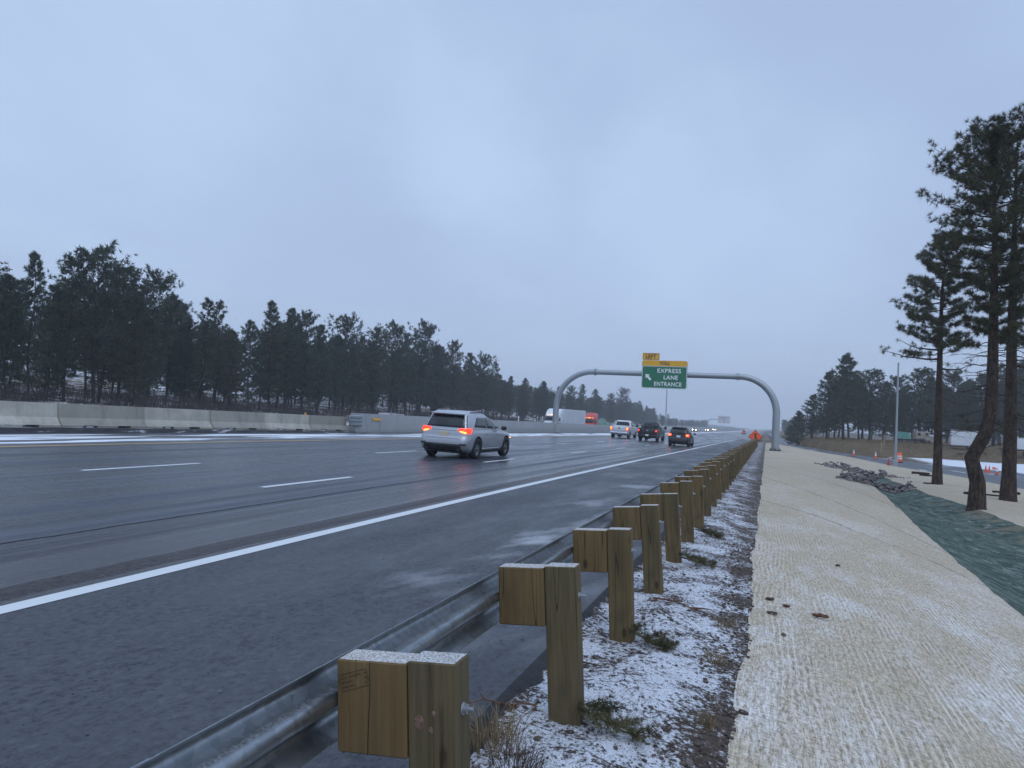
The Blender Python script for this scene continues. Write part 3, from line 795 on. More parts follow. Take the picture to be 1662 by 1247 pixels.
rnamed = {1369: 'tallest dense pine of the wood right of the sign arch', 1318: 'bushy pine on the left slope of the tall dense pine right of the arch',
          1296: 'low bushy pine at the left end of the right hand wood', 1410: 'second tall pine right of the tallest one, with ragged open top'}
for px, ty, D, k in rights:
    P = at(px, 700, D); z0 = ground_z(P.x, P.y); hy = 690 + (px-1245)*.05
    h = EYE.z + (hy - ty)*D/F0 - z0
    plant(RK[k], 'pine_tree', (P.x, P.y, z0-.1), h/14, rf.uniform(0, 6.28), rnamed.get(px, 'pine in the dark wood behind the parked trailers on the right'),
          'pines of the right hand wood', sz=rf.uniform(.95, 1.15)*(1.0 if h > 10 else 1.25))
for i in range(32):
    px = rf.uniform(1310, 1720); D = rf.uniform(142, 190)
    P = at(px, 700, D); z0 = ground_z(P.x, P.y); hy = 690 + (px-1245)*.05
    tl = interp(px, [1300, 1350, 1370, 1400, 1450, 1500, 1600, 1700], [690, 640, 600, 625, 632, 622, 615, 605])
    h = EYE.z + (hy - tl)*D/F0 - z0
    plant(RK[rf.randrange(3)], 'pine_tree', (P.x, P.y, z0-.1), max(5, h*rf.uniform(.75, 1.0))/14, rf.uniform(0, 6.28), 'pine in the back rows of the right hand wood', 'back rows of the right hand wood', sz=rf.uniform(1.0, 1.3))
# misty clumps straight ahead, beyond the end of the guardrail
for i in range(26):
    px = rf.uniform(1222, 1300); D = rf.uniform(300, 480)
    P = at(px, 700, D)
    if P.x < 9 + .0*P.y: P.x = rf.uniform(9, 22)
    z0 = ground_z(P.x, P.y); h = rf.uniform(5, 8.5)
    plant(RK[rf.randrange(3)], 'pine_tree', (P.x, P.y, z0-.1), h/14, rf.uniform(0, 6.28), 'small hazy pine far ahead between the orange sign and the arch foot', 'small hazy pines far ahead', sz=1.3)

# --- the three tall pines by the ditch
def pathpx(pts, D):
    """photograph pixels at one depth -> local trunk path, base first"""
    b = at(pts[0][0], pts[0][1], D); q = []
    for k, (x, y) in enumerate(pts):
        P = at(x, y, D); q.append((P.x - b.x, P.y - b.y, P.z - b.z))
    return b, q
def tall(name, pts, D, r0, base, R, nb, tn, seed, label, **kw):
    b, q = pathpx(pts, D); H = q[-1][2]
    pair = pine_mesh(seed, H, r0, base, R, nb, tn, kw.pop('needle', .21), kw.pop('wd', .017), kw.pop('m', 30), path=q, sides=14, matn=M_NEED2, matb=M_BARK, **kw)
    e = plant(pair, name, b, 1.0, 0.0, label, 'three tall pines by the green ditch'); return e
t2 = tall('tall_pine', [(1585,823),(1587,790),(1586,775),(1578,755),(1576,745),(1585,728),(1601,702),(1608,680),(1610,640),(1612,560),(1615,400),(1613,300),(1614,224)], 28, .27, .43, 2.45, 84, 46, 301,
     'tall pine with a crooked S shaped lower trunk beside the green ditch', dead=40, low=.30, prof_pts=([0, .15, .4, .65, .85, 1], [.5, .55, .8, 1.0, .85, .45]), clump=.36, droop=.10)
t3 = tall('tall_pine', [(1636,810),(1638,760),(1640,700),(1641,640),(1642,560),(1644,470),(1648,330),(1652,208)], 33, .29, .40, 2.8, 84, 46, 302,
     'tall straight pine right of the crooked one, cut by the photo edge', dead=30, low=.35, prof_pts=([0, .15, .4, .65, .85, 1], [.5, .6, .85, 1.0, .8, .45]), clump=.36, droop=.10)
t1 = tall('tall_pine', [(1521,783),(1522,740),(1524,640),(1526,560),(1529,470),(1536,420),(1543,384)], 42, .24, .52, 2.15, 64, 44, 303,
     'slimmer straight pine left of the crooked one, its long lowest bough reaching left', dead=30, low=.4, prof_pts=([0, .2, .45, .7, .9, 1], [.85, .95, 1.0, .7, .5, .3]), clump=.38, droop=.12, extra=((6.7, PI+.25, 2.9, .0, 14), (7.2, PI-.1, 1.9, .12, 8), (6.2, .4, 2.0, .05, 4), (7.6, PI+.5, 2.2, .1, 9)), side_bias=(PI-.3, .25), wd=.022, needle=.25, m=26)
# ------------------------------------------------------------------ materials for man-made things
def m_wood():
    g = NT('treated_timber'); p = g.obj(); x, y, z = g.sep(p); r = g.rnd()
    off = g.comb(g.mul(r, 7.3), g.mul(r, 3.1), g.mul(r, 11.0)); q = g.n('VectorMath', {0: p, 1: off}, operation='ADD').outputs[0]
    gr = g.noise(g.stretch(q, 34, 34, 1.6), 1.0, 5, .6, .8)
    big = g.noise(g.stretch(q, 5, 5, 1.1), 1.0, 4, .6, .3)
    ring = g.m('SINE', g.add(g.mul(g.noise(g.stretch(q, 6, 6, .55), 1.0, 2, .5, .3), 60.0), g.mul(x, 30)))
    c = g.mix(g.ss(gr, .3, .7), (0.112, 0.076, 0.035), (0.200, 0.140, 0.068))
    c = g.mix(g.mul(g.ss(ring, .0, 1.0), .16), c, (0.075, 0.052, 0.026))
    c = g.mix(g.mul(g.ss(big, .42, .66), .5), c, (0.098, 0.092, 0.050))      # greenish copper tint
    t_ = g.tint(); c = g.mix(g.mul(g.ss(t_, .45, .0), .5), c, (0.085, 0.082, 0.052))
    c = g.mix(g.mul(g.ss(t_, .5, 1.0), .55), c, (0.195, 0.122, 0.050))
    crk = g.mul(g.ss(g.m('ABSOLUTE', g.sub(g.noise(g.stretch(q, 8, 8, .30), 1.0, 2, .5), .5)), .009, .0), g.ss(big, .40, .55))
    c = g.mix(g.mul(crk, .85), c, (0.015, 0.011, 0.008))
    kn = g.vor(g.stretch(q, 5.5, 5.5, 2.6), 1.0).outputs[0]
    c = g.mix(g.mul(g.ss(kn, .16, .07), .8), c, (0.045, 0.022, 0.012))
    wet = g.ss(g.noise(g.stretch(q, 3.5, 3.5, .7), 1.0, 4, .6), .52, .72); c = g.mix(g.mul(wet, .42), c, (.060, .044, .026))
    gnz = g.ss(g.noise(g.stretch(p, 4, 4, 2), 1.0, 4), .55, .75)
    c = g.mix(g.mul(g.mul(g.ss(z, .35, .0), gnz), .6), c, (0.05, 0.045, 0.03))
    # snow grains lying on the sawn top
    nx, ny, nz = g.sep(g.nrm())
    sn = g.ss(g.noise(p, 170.0, 2, .7), .44, .54)
    c = g.mix(g.mul(g.ss(nz, .75, .95), g.lerp(sn, .10, .72)), c, (0.84, 0.86, 0.90))
    return g.out(c, .8, 0, g.bump(g.add(g.mul(gr, .6), g.mul(crk, -1.2)), .5, .006), .25)

def m_galv(name='galvanised_steel', snow=True, col=((.24, .27, .29), (.42, .45, .48)), rough=.42):
    g = NT(name); p = g.obj(); x, y, z = g.sep(p)
    v = g.vor(p, 26.0).outputs['Color']; s = g.n('SeparateColor', {0: v}).outputs[0]
    b = g.noise(g.stretch(p, 3, .6, 3), 1.0, 4, .6)
    c = g.mix(g.add(g.mul(s, .45), g.mul(b, .55)), col[0], col[1])
    c = g.mix(g.mul(g.ss(g.noise(g.stretch(p, 1, .25, 14), 2.0, 4), .52, .7), .35), c, (.16, .17, .17))
    if snow:
        nx, ny, nz = g.sep(g.nrm())
        sn = g.ss(g.add(g.noise(p, 90.0, 3, .7), g.mul(b, .3)), .60, .76)
        k = g.mul(g.mul(g.ss(nz, .86, .98), sn), .6)
        c = g.mix(g.mul(k, .85), c, (.82, .85, .9))
        met = g.lerp(k, .9, 0.0)
        return g.out(c, g.add(g.mul(b, .25), rough-.1), met, g.bump(b, .15, .01))
    return g.out(c, g.add(g.mul(b, .25), rough-.1), .7, g.bump(b, .12, .01))

def m_concrete(name, a, b_, stain=.45, vert=True):
    g = NT(name); p = g.obj(); x, y, z = g.sep(p); r = g.rnd()
    q = g.n('VectorMath', {0: p, 1: g.comb(g.mul(r, 9), g.mul(r, 17), 0.0)}, operation='ADD').outputs[0]
    n1 = g.noise(q, 1.5, 6, .65, .2); n2 = g.noise(q, 30.0, 4, .7); st = g.noise(g.stretch(q, 2.2, 2.2, .22), 1.2, 5, .62)
    c = g.mix(g.ss(n1, .3, .7), a, b_)
    c = g.mix(g.mul(g.tint(), .75), c, tuple(k*.55 for k in a))
    c = g.mix(g.mul(g.ss(st, .52, .70), stain), c, tuple(k*.45 for k in a))
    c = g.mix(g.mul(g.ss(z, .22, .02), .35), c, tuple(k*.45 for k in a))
    c = g.mix(g.mul(g.ss(n2, .62, .75), .5), c, tuple(k*.55 for k in a))
    return g.out(c, .85, 0, g.bump(g.add(n2, n1), .35, .01), .2)
KNOT = simple('pale_knot', (.17, .10, .075), .8, var=.5, scale=60); WOOD = m_wood(); GALV = m_galv(rough=.32, col=((.20, .225, .245), (.46, .49, .52))); GALV_P = m_galv('galvanised_pipe', False, ((.30, .33, .36), (.44, .47, .50)), .48)
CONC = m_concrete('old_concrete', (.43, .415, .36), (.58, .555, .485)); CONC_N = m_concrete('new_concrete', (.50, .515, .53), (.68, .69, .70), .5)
BLACK = simple('black_rubber', (.014, .014, .015), .75, var=.3, bump=.2)
DARKMET = simple('dark_steel', (.05, .05, .055), .5, .6)

# ------------------------------------------------------------------ guardrail
LEAN = Matrix.Rotation(-0.074, 3, 'Y')          # the posts lean towards the road
SP = 1.905; GY0 = 2.68; NPOST = 53
gr0 = Vector((-1.495, GY0, 0.0))
gr = empty('guardrail', gr0, 0, 'galvanised w beam guardrail on a long row of leaning timber posts along the shoulder', 'guardrail')
def catmull(P, k):
    out = []
    for i in range(len(P)-1):
        p0 = P[max(0, i-1)]; p1 = P[i]; p2 = P[i+1]; p3 = P[min(len(P)-1, i+2)]
        for j in range(k):
            t = j/k
            out.append(tuple(.5*((2*b) + (c-a)*t + (2*a-5*b+4*c-d)*t*t + (-a+3*b-3*c+d)*t**3) for a, b, c, d in zip(p0, p1, p2, p3)))
    return out + [P[-1]]
WP = catmull([(-.010, .158), (-.022, .150), (-.055, .128), (-.083, .105), (-.085, .082), (-.050, .048), (-.006, .022), (-.004, -.022), (-.050, -.048), (-.085, -.082), (-.083, -.105), (-.055, -.128), (-.022, -.150), (-.010, -.158)], 4)
th = .0035
def rail_mesh(y0, y1, step=1.905/2, shift=0.0):
    ys = seg(y0, y1, step) + [y1]; n = len(WP); mb = MB(); vs = []; fs = []
    nor = []
    for i in range(n):
        a = WP[max(0, i-1)]; b = WP[min(n-1, i+1)]; d = Vector((b[0]-a[0], b[1]-a[1])).normalized(); nor.append((-d.y, d.x))
    for Y in ys:
        for (x, z), (nx, nz) in zip(WP, nor):
            for sgn in (-1, 1):
                q = LEAN @ Vector((x + nx*sgn*th/2 + shift, 0, z + nz*sgn*th/2 + .648))
                vs.append((q.x - .004, Y - GY0, q.z + prof(Y)))
    m = 2*n
    for j in range(len(ys)-1):
        for i in range(n-1):
            for sgn in (0, 1):
                a = j*m + 2*i + sgn; f = (a, a+2, a+2+m, a+m); fs.append(f if sgn else f[::-1])
        for i in (0, n-1):
            a = j*m + 2*i; fs.append((a, a+1, a+1+m, a+m))
    mb.add(vs, fs, 0, True)
    return mb
rm = rail_mesh(-6, GY0 + SP*(NPOST-1) + .5)
rm.build('rail_beam', GALV, gr)
# splice: the overlapping end of one rail length with its bolts and snow
spl = rail_mesh(1.40, 1.74, .17, -.006); spl.build('rail_splice', GALV, gr)
sb = MB()
for (yy, zz) in ((1.46, .105), (1.46, -.105), (1.66, .105), (1.66, -.105), (1.46, .03), (1.66, -.03)):
    q = LEAN @ Vector((-.07 if abs(zz) > .05 else -.035, 0, +.648 + zz))
    sb.tube([(q.x + .0, yy-GY0, q.z), (q.x + .030, yy-GY0, q.z)], [.019, .019], 6)
sb.build('splice_bolt', DARKMET, gr)
rp = random.Random(11)
for i in range(-2, NPOST):
    Y = GY0 + SP*i
    if i == -2: continue
    dzp = rp.uniform(-.018, .018)*(i > 2); top = .825 + dzp + (.012 if i == 1 else -.015 if i == 0 else 0)
    Mr = LEAN @ Matrix.Rotation(0.05 + rp.uniform(-.05, .05), 3, 'Z') @ Matrix.Rotation(rp.uniform(-.018, .018)*(.4 if i < 3 else 1), 3, 'Y')
    pt_ = MB(); bev = .006 if i < 8 else .004
    H = top + .75; 
    pt_.bbox((.298 + .098, .075, top + dzp + .012 - H/2), (.194, .148, H), bev)
    po = pt_.build('post', WOOD, gr, (0, Y-GY0, prof(Y))); po.color = (.12 if i == 0 else rp.uniform(.1, .75), 0, 0, 1); po.rotation_euler = Mr.to_euler()
    bk = MB(); bk.bbox((.147, .074, top - .176), (.294, .146, .352), bev)
    bo = bk.build('blockout', WOOD, po); bo.color = (rp.uniform(.5, 1.0), 0, 0, 1)
    if i < 14:
        b = MB()
        zb = top - .172
        b.tube([(.488, .075, zb), (.512, .075, zb)], [.020, .020], 6); b.cyl((.505, .075, zb), (.535, .075, zb), .0085, 8)
        b.lathe([(.0, .0), (.024, .0), (.024, .004), (.0, .004)], (0, 0, 0), 10)
        b.v[-40:] = [tuple(Matrix.Rotation(PI/2, 3, 'Y') @ Vector(q) + Vector((.4925, .075, zb))) for q in b.v[-40:]]
        b.build('bolt', GALV_P, po)
    if i == 0:
        # inspector's ink stamp, too smeared to read
        s = MB(); rs = random.Random(3)
        R2 = Matrix.Rotation(-.30, 3, 'Y')
        for row in range(3):
            xx = -.055
            while xx < .055:
                w = rs.uniform(.004, .013)
                if rs.random() < .75:
                    c = R2 @ Vector((xx + w/2, 0, (1-row)*.017)); s.box((.075 + c.x, -.0005, top - .075 + c.z), (w, .0014, .007), M=R2)
                xx += w + .003
        for (cx, cz, sx, sz) in ((0, .031, .125, .003), (0, -.031, .125, .003), (-.062, 0, .003, .062), (.062, 0, .003, .062)):
            c = R2 @ Vector((cx, 0, cz)); s.box((.075 + c.x, -.0005, top - .075 + c.z), (sx, .0012, sz), M=R2)
        s.build('ink_stamp', simple('stamp_ink', (.092, .062, .030), .9, var=.4, scale=80), bo)
        cr = MB(); pz = [(.142, .0), (.143, -.10), (.140, -.16), (.136, -.22), (.132, -.30), (.131, -.352)]
        zt0 = top + .0
        L_ = [(x_ - .0016, -.0006, zt0 + z_) for x_, z_ in pz]; R_ = [(x_ + .0016, -.0006, zt0 + z_) for x_, z_ in pz]
        cr.add(L_ + R_, [(i_, i_+6, i_+7, i_+1) for i_ in range(5)]); cr.build('split', simple('split_shadow', (.022, .015, .010), .95), bo)
        # knots on the nearest post
        for (kx, kz, r1) in ((.345, .60, .020), (.392, .575, .010), (.405, .635, .009)):
            k = MB(); k.lathe([(0, .004), (r1*.6, .003), (r1, 0)], (0, 0, 0), 12)
            nn = 36; k.v[-nn:] = [tuple(Matrix.Rotation(PI/2, 3, 'X') @ Vector((q[0], q[1]*1.4, q[2])) + Vector((kx, .001, kz))) for q in k.v[-nn:]]
            k.build('knot', KNOT, po)

# ------------------------------------------------------------------ jersey barriers, wall
JP = [(0, 0), (0, .07), (.055, .10), (.19, .33), (.235, .81), (.385, .81), (.43, .33), (.565, .10), (.62, .07), (.62, 0)]
def kerb_h(Y): return interp(Y, [16, 39], [.18, .06])
def kz(X, Y, t): return road_z(X, Y) + (kerb_h(Y) if X < -22.5 else -.03)
KERB_X = [-23.55, -22.45, -22.40]
vs = []; fs = []; yk = seg(-10, 39.3, 1.5) + [39.3]
for Y in yk:
    for X in KERB_X: vs.append((X + (.03*fbm(Y, 3, 1.5) if X > -23 else 0), Y, kz(X if X > -22.42 else X - .1, Y, 0)))
for j in range(len(yk)-1):
    for i in range(2): k_ = j*3+i; fs.append((k_, k_+1, k_+4, k_+3))
me = bpy.data.meshes.new('kerb'); me.from_pydata(vs, [], fs); me.update()
_g = NT('wet_kerb'); _p = _g.obj(); _n = _g.noise(_g.stretch(_p, 3, .5, 3), 1.4, 5, .65)
link_mesh('kerb', me, _g.out(_g.mix(_g.mul(_g.ss(_n, .56, .64), .7), _g.mix(_g.ss(_n, .3, .6), (.02, .02, .023), (.06, .06, .065)), (.72, .75, .8)), .6))['kind'] = 'structure'
def jersey(Y0, Y1, label, dx=0, tilt=0, shade=.2):
    z0 = road_z(-22.9, Y0) + kerb_h(Y0); z1 = road_z(-22.9, Y1) + kerb_h(Y1); L = Y1 - Y0 - .03
    e = empty('jersey_barrier', (-22.85 + dx, Y0, z0), 0, label, 'barrier', 'jersey barriers of the median')
    e.rotation_euler = (math.atan2(z1-z0, Y1-Y0), 0, tilt)
    mb = MB()
    def ext(pf, ya, yb, ca, cb):
        n = len(pf); a = [(-p[0], ya, p[1]) for p in pf]; b = [(-p[0], yb, p[1]) for p in pf]
        fs = [(i, (i+1) % n, n + (i+1) % n, n+i) for i in range(n)]
        if ca: fs.append(tuple(range(n))[::-1])
        if cb: fs.append(tuple(range(n, 2*n)))
        mb.add(a+b, fs)
    slot = [(0, .075)] + JP[1:-1] + [(.62, .075)]
    slot[1] = (0, .076); slot[-2] = (.62, .076)
    cuts = [(0, L*.22, 0), (L*.22, L*.38, 1), (L*.38, L*.62, 0), (L*.62, L*.78, 1), (L*.78, L, 0)]
    for k, (a, b, s) in enumerate(cuts): ext(slot if s else JP, a, b, k == 0 or not s, k == len(cuts)-1 or not s)
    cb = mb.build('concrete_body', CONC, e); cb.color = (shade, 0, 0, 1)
    s = MB(); s.bbox((-.13, L*.30, .022), (.24, .30, .035), .01); s.build('snow_plug', SNOWM, e)
    return e
SNOWM = simple('fresh_snow', (.80, .84, .90), .8, var=.06, scale=12, bump=.4)
jl = [('pale jersey barrier cut by the left edge of the photo', 16.4), ('darker grey jersey barrier, second from the left edge', 20.2), ('pale jersey barrier, third from the left edge', 24.05),
      ('stained jersey barrier with a smudge at its lower left, fourth from left', 27.85), ('pale jersey barrier carrying the yellow reflector at its far end', 31.65), ('shorter darker jersey barrier butting against the smooth grey wall', 35.5)]
for k in range(3):
    jersey(16.4 - 3.82*(k+1), 16.4 - 3.82*k, 'jersey barrier beyond the left edge of the photo')
for k, (lab, y0) in enumerate(jl):
    y1 = jl[k+1][1] if k+1 < len(jl) else 39.3
    jersey(y0, y1, lab, dx=(0.0, .03, -.02, .02, 0, .01)[k], tilt=(0.002, -.003, .004, 0, .003, 0)[k], shade=(.05, .75, .15, .7, .1, .9)[k])
# reflector
rf_ = MB(); rf_.bbox((0, 0, .06), (.10, .05, .12), .008); rf_.box((0, -.027, .065), (.085, .004, .085))
tag(rf_.build('reflector', simple('amber_reflector', (.75, .36, .03), .35)), 'small amber reflector on top of a jersey barrier', 'reflector').location = (-23.16, 35.25, road_z(-22.9, 35.3) + kerb_h(35.3) + .80)
# smooth wall: tapering faces, sloped nose
wl = empty('median_wall', (-22.6, 39.6, road_z(-22.6, 39.6)), 0, 'long smooth light grey concrete median wall right of the jersey barriers', 'wall')
mb = MB(); ysw = seg(39.6, 60, 2) + seg(60, 186, 6) + [186]; vs = []; fs = []
WPF = [(0, 0), (.15, 1.12), (.36, 1.12), (.56, 0)]
for Y in ysw:
    zz = road_z(-22.6, Y) - road_z(-22.6, 39.6)
    hump = 0.0
    for (x, z) in WPF: vs.append((-x, Y-39.6, zz + z - (0.05 if z == 0 else 0)))
for j in range(len(ysw)-1):
    for i in range(4):
        a = j*4+i; b = j*4 + (i+1) % 4; fs.append((a, b, b+4, a+4))
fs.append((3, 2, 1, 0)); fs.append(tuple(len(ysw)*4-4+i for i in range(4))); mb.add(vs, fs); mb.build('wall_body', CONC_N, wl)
fw = empty('median_wall', (-22.6, 420, road_z(-22.6, 420)), 0, 'far low grey median wall curving over the distant rise', 'wall')
mb = MB(); vs = []; fs = []; ysf = seg(420, 900, 16) + [900]
for Y in ysf:
    zz = road_z(-22.6, Y) - road_z(-22.6, 420) + 1.2*math.exp(-((Y-520)/90)**2)
    for (x, z) in WPF: vs.append((-x, Y-420, zz + (z*1.3 if z else -1.6)))
for j in range(len(ysf)-1):
    for i in range(4):
        a = j*4+i; b = j*4 + (i+1) % 4; fs.append((a, b, b+4, a+4))
fs.append((3, 2, 1, 0)); mb.add(vs, fs); mb.build('wall_body', CONC_N, fw)
# thrie-beam transition piece on the nose
t = MB()
TP = [(0, .0), (.06, .04), (.06, .14), (.0, .18), (.0, .22), (.06, .26), (.06, .36), (0, .40), (0, .44), (.06, .48), (.06, .58), (0, .62)]
v0 = [(x + .02, -.65, z + .38) for x, z in TP] + [(x + .10, .55, z + .38) for x, z in TP]
t.add([(x-.12+.06, y, z) for x, y, z in v0], [(i, i+1, 13+i, 12+i) for i in range(11)])
t.add([(x-.16+.06, y, z) for x, y, z in v0], [(i, i+1, 13+i, 12+i) for i in range(11)])
t.build('transition_plate', GALV_P, wl)
rs_ = MB(); rs_.box((.0, 0, 0), (.012, .98, .15)); o = rs_.build('yellow_plate', simple('yellow_reflective', (.80, .42, .02), .4), wl, (-.055, 2.6, .77)); o.rotation_euler = (0, -.133, 0)
w = MB(); w.tube([(-.26, 31.5, .98), (-.26, 31.5, 1.5)], [.05, .04], 8); 
tag(w.build('delineator_post', simple('white_plastic', (.8, .82, .84), .5)), 'short white delineator post on the wall right of the silver car', 'delineator').location = (-22.6, 39.6, road_z(-22.6, 71) + .1)
# parts come from the wall's own frame; the delineator stands on the wall top

# ------------------------------------------------------------------ sign arch
GYW = 84.6
_r = ray(1258.5, 715); XR, XL = _r.x*GYW/_r.y, -22.78
zR = prof(GYW) - .05
gb = Vector((XR, GYW, zR - .1))
ga = empty('sign_arch', gb, 0, 'grey steel tube arch with bent corners spanning the carriageway', 'sign gantry')
L2 = XL - XR
def z_on(px, py): r = ray(px, py); return EYE.z + r.z*GYW/r.y
zt = z_on(1195, 611.5) - gb.z; ztl = z_on(962, 604.0) - gb.z; R = 3.75; RL = 4.1; zl0 = road_z(-22.6, GYW) + 1.12 - gb.z
def arc(cx, cz, r, a0, a1, n): return [(cx + r*math.cos(a0 + (a1-a0)*i/n), 0, cz + r*math.sin(a0 + (a1-a0)*i/n)) for i in range(n+1)]
ptR = [(0, 0, .12)] + [(0, 0, zt - R)] + arc(-R, zt - R, R, 0, PI/2, 14)[1:] + [(-R - .25, 0, zt)]
a = MB(); a.tube(ptR, [.385] + [.375] + [.37 - .06*i/14 for i in range(1, 15)] + [.305], 20); a.build('leg', GALV_P, ga)
ptL = [(L2, .0, zl0)] + [(L2, 0, ztl - RL)] + arc(L2 + RL, ztl - RL, RL, PI, PI/2, 14)[1:] + [(L2 + RL + .25, 0, ztl)]
a = MB(); a.tube(ptL, [.345] + [.34] + [.335 - .035*i/14 for i in range(1, 15)] + [.29], 20); a.build('leg', GALV_P, ga)
a = MB(); a.tube([(-R-.25, 0, zt), (L2 + RL + .25, 0, ztl)], [.30, .29], 20); a.build('beam', GALV_P, ga)
for (x, z) in ((-R-.25, zt), (L2+RL+.25, ztl)):
    a = MB()
    for s in (-.055, .055): a.tube([(x + s - .035, 0, z), (x + s + .035, 0, z)], [.40, .40], 20)
    for k in range(10):
        an = 2*PI*k/10; a.cyl((x-.13, .34*math.cos(an), z + .34*math.sin(an)), (x+.13, .34*math.cos(an), z + .34*math.sin(an)), .028, 6)
    a.build('flange', GALV_P, ga)
a = MB(); a.bbox((0, 0, .09), (1.15, 1.15, .06), .01)
for sx in (-.46, 0, .46):
    for sy in (-.46, 0, .46):
        if sx or sy: a.cyl((sx, sy, -.1), (sx, sy, .28), .035, 8); a.tube([(sx, sy, .12), (sx, sy, .18)], [.06, .06], 6)
a.build('base_plate', DARKMET, ga)
a = MB(); a.lathe([(0, .0), (.95, .0), (.95, -.8)], (0, 0, .02), 20); a.build('footing', CONC, ga).color = (.2, 0, 0, 1)
a = MB(); a.bbox((L2, 0, zl0 + .03), (.85, .85, .06), .01); a.bbox((L2, 0, zl0 - .55), (.75, 1.3, 1.12), .05); a.build('pedestal', CONC_N, ga)

# sign panels on the arch
GREEN = simple('sign_green', (.012, .165, .085), .45, var=.06, scale=1.5); YELL = simple('sign_yellow', (.80, .42, .015), .45, var=.05, scale=1.5)
WHT = simple('sign_white', (.85, .88, .88), .45, var=.04); INK = simple('sign_black', (.02, .017, .012), .5)
ALU = simple('raw_aluminium', (.42, .44, .46), .45, .7)
def rrect(w, h, r, n=6):
    P = []
    for cx, cy, a0 in ((w/2-r, h/2-r, 0), (-w/2+r, h/2-r, PI/2), (-w/2+r, -h/2+r, PI), (w/2-r, -h/2+r, 1.5*PI)):
        P += [(cx + r*math.cos(a0 + PI/2*i/n), cy + r*math.sin(a0 + PI/2*i/n)) for i in range(n+1)]
    return P
def lettering(name, text, size, mat, parent, loc, width=None, bold=.012):
    cu = bpy.data.curves.new('txt', 'FONT'); cu.body = text; cu.size = size; cu.align_x = 'CENTER'; cu.align_y = 'CENTER'; cu.extrude = .004; cu.offset = bold*size; cu.space_character = 1.12
    t = bpy.data.objects.new('txt', cu); C.objects.link(t); bpy.context.view_layer.update()
    me = bpy.data.meshes.new_from_object(t.evaluated_get(bpy.context.evaluated_depsgraph_get()))
    C.objects.unlink(t); bpy.data.objects.remove(t)
    xs = [v.co.x for v in me.vertices]; ys = [v.co.y for v in me.vertices]
    cx = (min(xs)+max(xs))/2; cy = (min(ys)+max(ys))/2; k = (width/(max(xs)-min(xs))) if width else 1.0
    for v in me.vertices:
        v.co = Vector(((v.co.x-cx)*k, -v.co.z, v.co.y - cy))
    me.materials.clear()
    o = link_mesh(name, me, mat, parent, loc); return o
sc_ = (L2)/(-22.0)
# measured corners of the sign give its place along the beam
def xs_at(px): 
    r = ray(px, 607); k = (GYW - .45)/r.y; return r.x*k
xl, xr_ = xs_at(1041.5), xs_at(1115.5); sw = xr_ - xl; cx = (xl + xr_)/2
k_d = ray(1078, 607); kD = (GYW-.45)/k_d.y
def z_at(px, py): r = ray(px, py); return EYE.z + r.z*((GYW-.45)/r.y)
zb_, zg_, zt_ = z_at(1078, 631.0), z_at(1080, 594.6), z_at(1081, 585.6)
sg = empty('highway_sign', (cx, GYW-.45, zb_), 0, 'green and yellow express lane entrance sign hung on the steel arch', 'road sign')
hG = zg_ - zb_; hT = zt_ - zb_
p = MB(); p.prism(rrect(sw, hT, .22), (0, 0, hT/2), (1, 0, 0), (0, 0, 1), (0, 1, 0), .05); p.build('backing', ALU, sg)
p = MB(); p.prism(rrect(sw-.08, hG-.05, .20), (0, 0, hG/2), (1, 0, 0), (0, 0, 1), (0, -1, 0), .008); gp = p.build('green_panel', GREEN, sg)
bd = MB(); 
o_ = rrect(sw-.08, hG-.05, .20); i_ = rrect(sw-.16, hG-.13, .17); n_ = len(o_)
bd.add([(x, -.0105, y + hG/2) for x, y in o_] + [(x, -.0105, y + hG/2) for x, y in i_], [(i, (i+1) % n_, n_+(i+1) % n_, n_+i) for i in range(n_)]); bd.build('white_border', WHT, gp)
p = MB(); p.prism(rrect(sw-.06, zt_-zg_-.02, .14), (0, 0, (hG+hT)/2), (1, 0, 0), (0, 0, 1), (0, -1, 0), .012); yp = p.build('toll_panel', YELL, sg)
pw = sw*.375; ph_ = z_at(1056, 573.8) - z_at(1056, 585.0)
pl = MB(); pl.prism(rrect(pw, ph_, .10), (-sw/2 + pw/2 + .02, 0, hT + ph_/2 + .03), (1, 0, 0), (0, 0, 1), (0, -1, 0), .03); lp = pl.build('plaque', YELL, sg)
bd = MB(); o_ = rrect(pw-.04, ph_-.04, .09); i_ = rrect(pw-.12, ph_-.12, .06); n_ = len(o_)
bd.add([(x - sw/2 + pw/2 + .02, -.033, y + hT + ph_/2 + .03) for x, y in o_] + [(x - sw/2 + pw/2 + .02, -.033, y + hT + ph_/2 + .03) for x, y in i_], [(i, (i+1) % n_, n_+(i+1) % n_, n_+i) for i in range(n_)]); bd.build('plaque_border', INK, lp)
lettering('lettering', 'LEFT', .62, INK, lp, (-sw/2 + pw/2 + .02, -.036, hT + ph_/2 + .03), pw*.62, .03)
lettering('lettering', 'TOLL', .46, INK, yp, (.0, -.018, (hG+hT)/2), sw*.225, .035)
for txt, fx, fz, fw in (('EXPRESS', .105, .795, .515), ('LANE', .145, .50, .31), ('ENTRANCE', .085, .205, .60)):
    lettering('lettering', txt, .62, WHT, gp, (sw*fx, -.014, hG*fz), sw*fw, .02)
ar = MB(); A = [(0, .42), (-.30, .05), (-.115, .05), (-.115, -.42), (.115, -.42), (.115, .05), (.30, .05)]
R45 = Matrix.Rotation(rad(42), 2); ar.prism([tuple(R45 @ Vector(q)*1.02) for q in A], (-sw*.355, -.012, hG*.50), (1, 0, 0), (0, 0, 1), (0, -1, 0), .004); ar.build('arrow', WHT, gp)
br = MB()
for fx in (-.35, 0, .35):
    br.box((sw*fx, .11, hT*.5), (.08, .10, hT*1.03)); br.box((sw*fx, .02 , -.03), (.06, .1, .06))
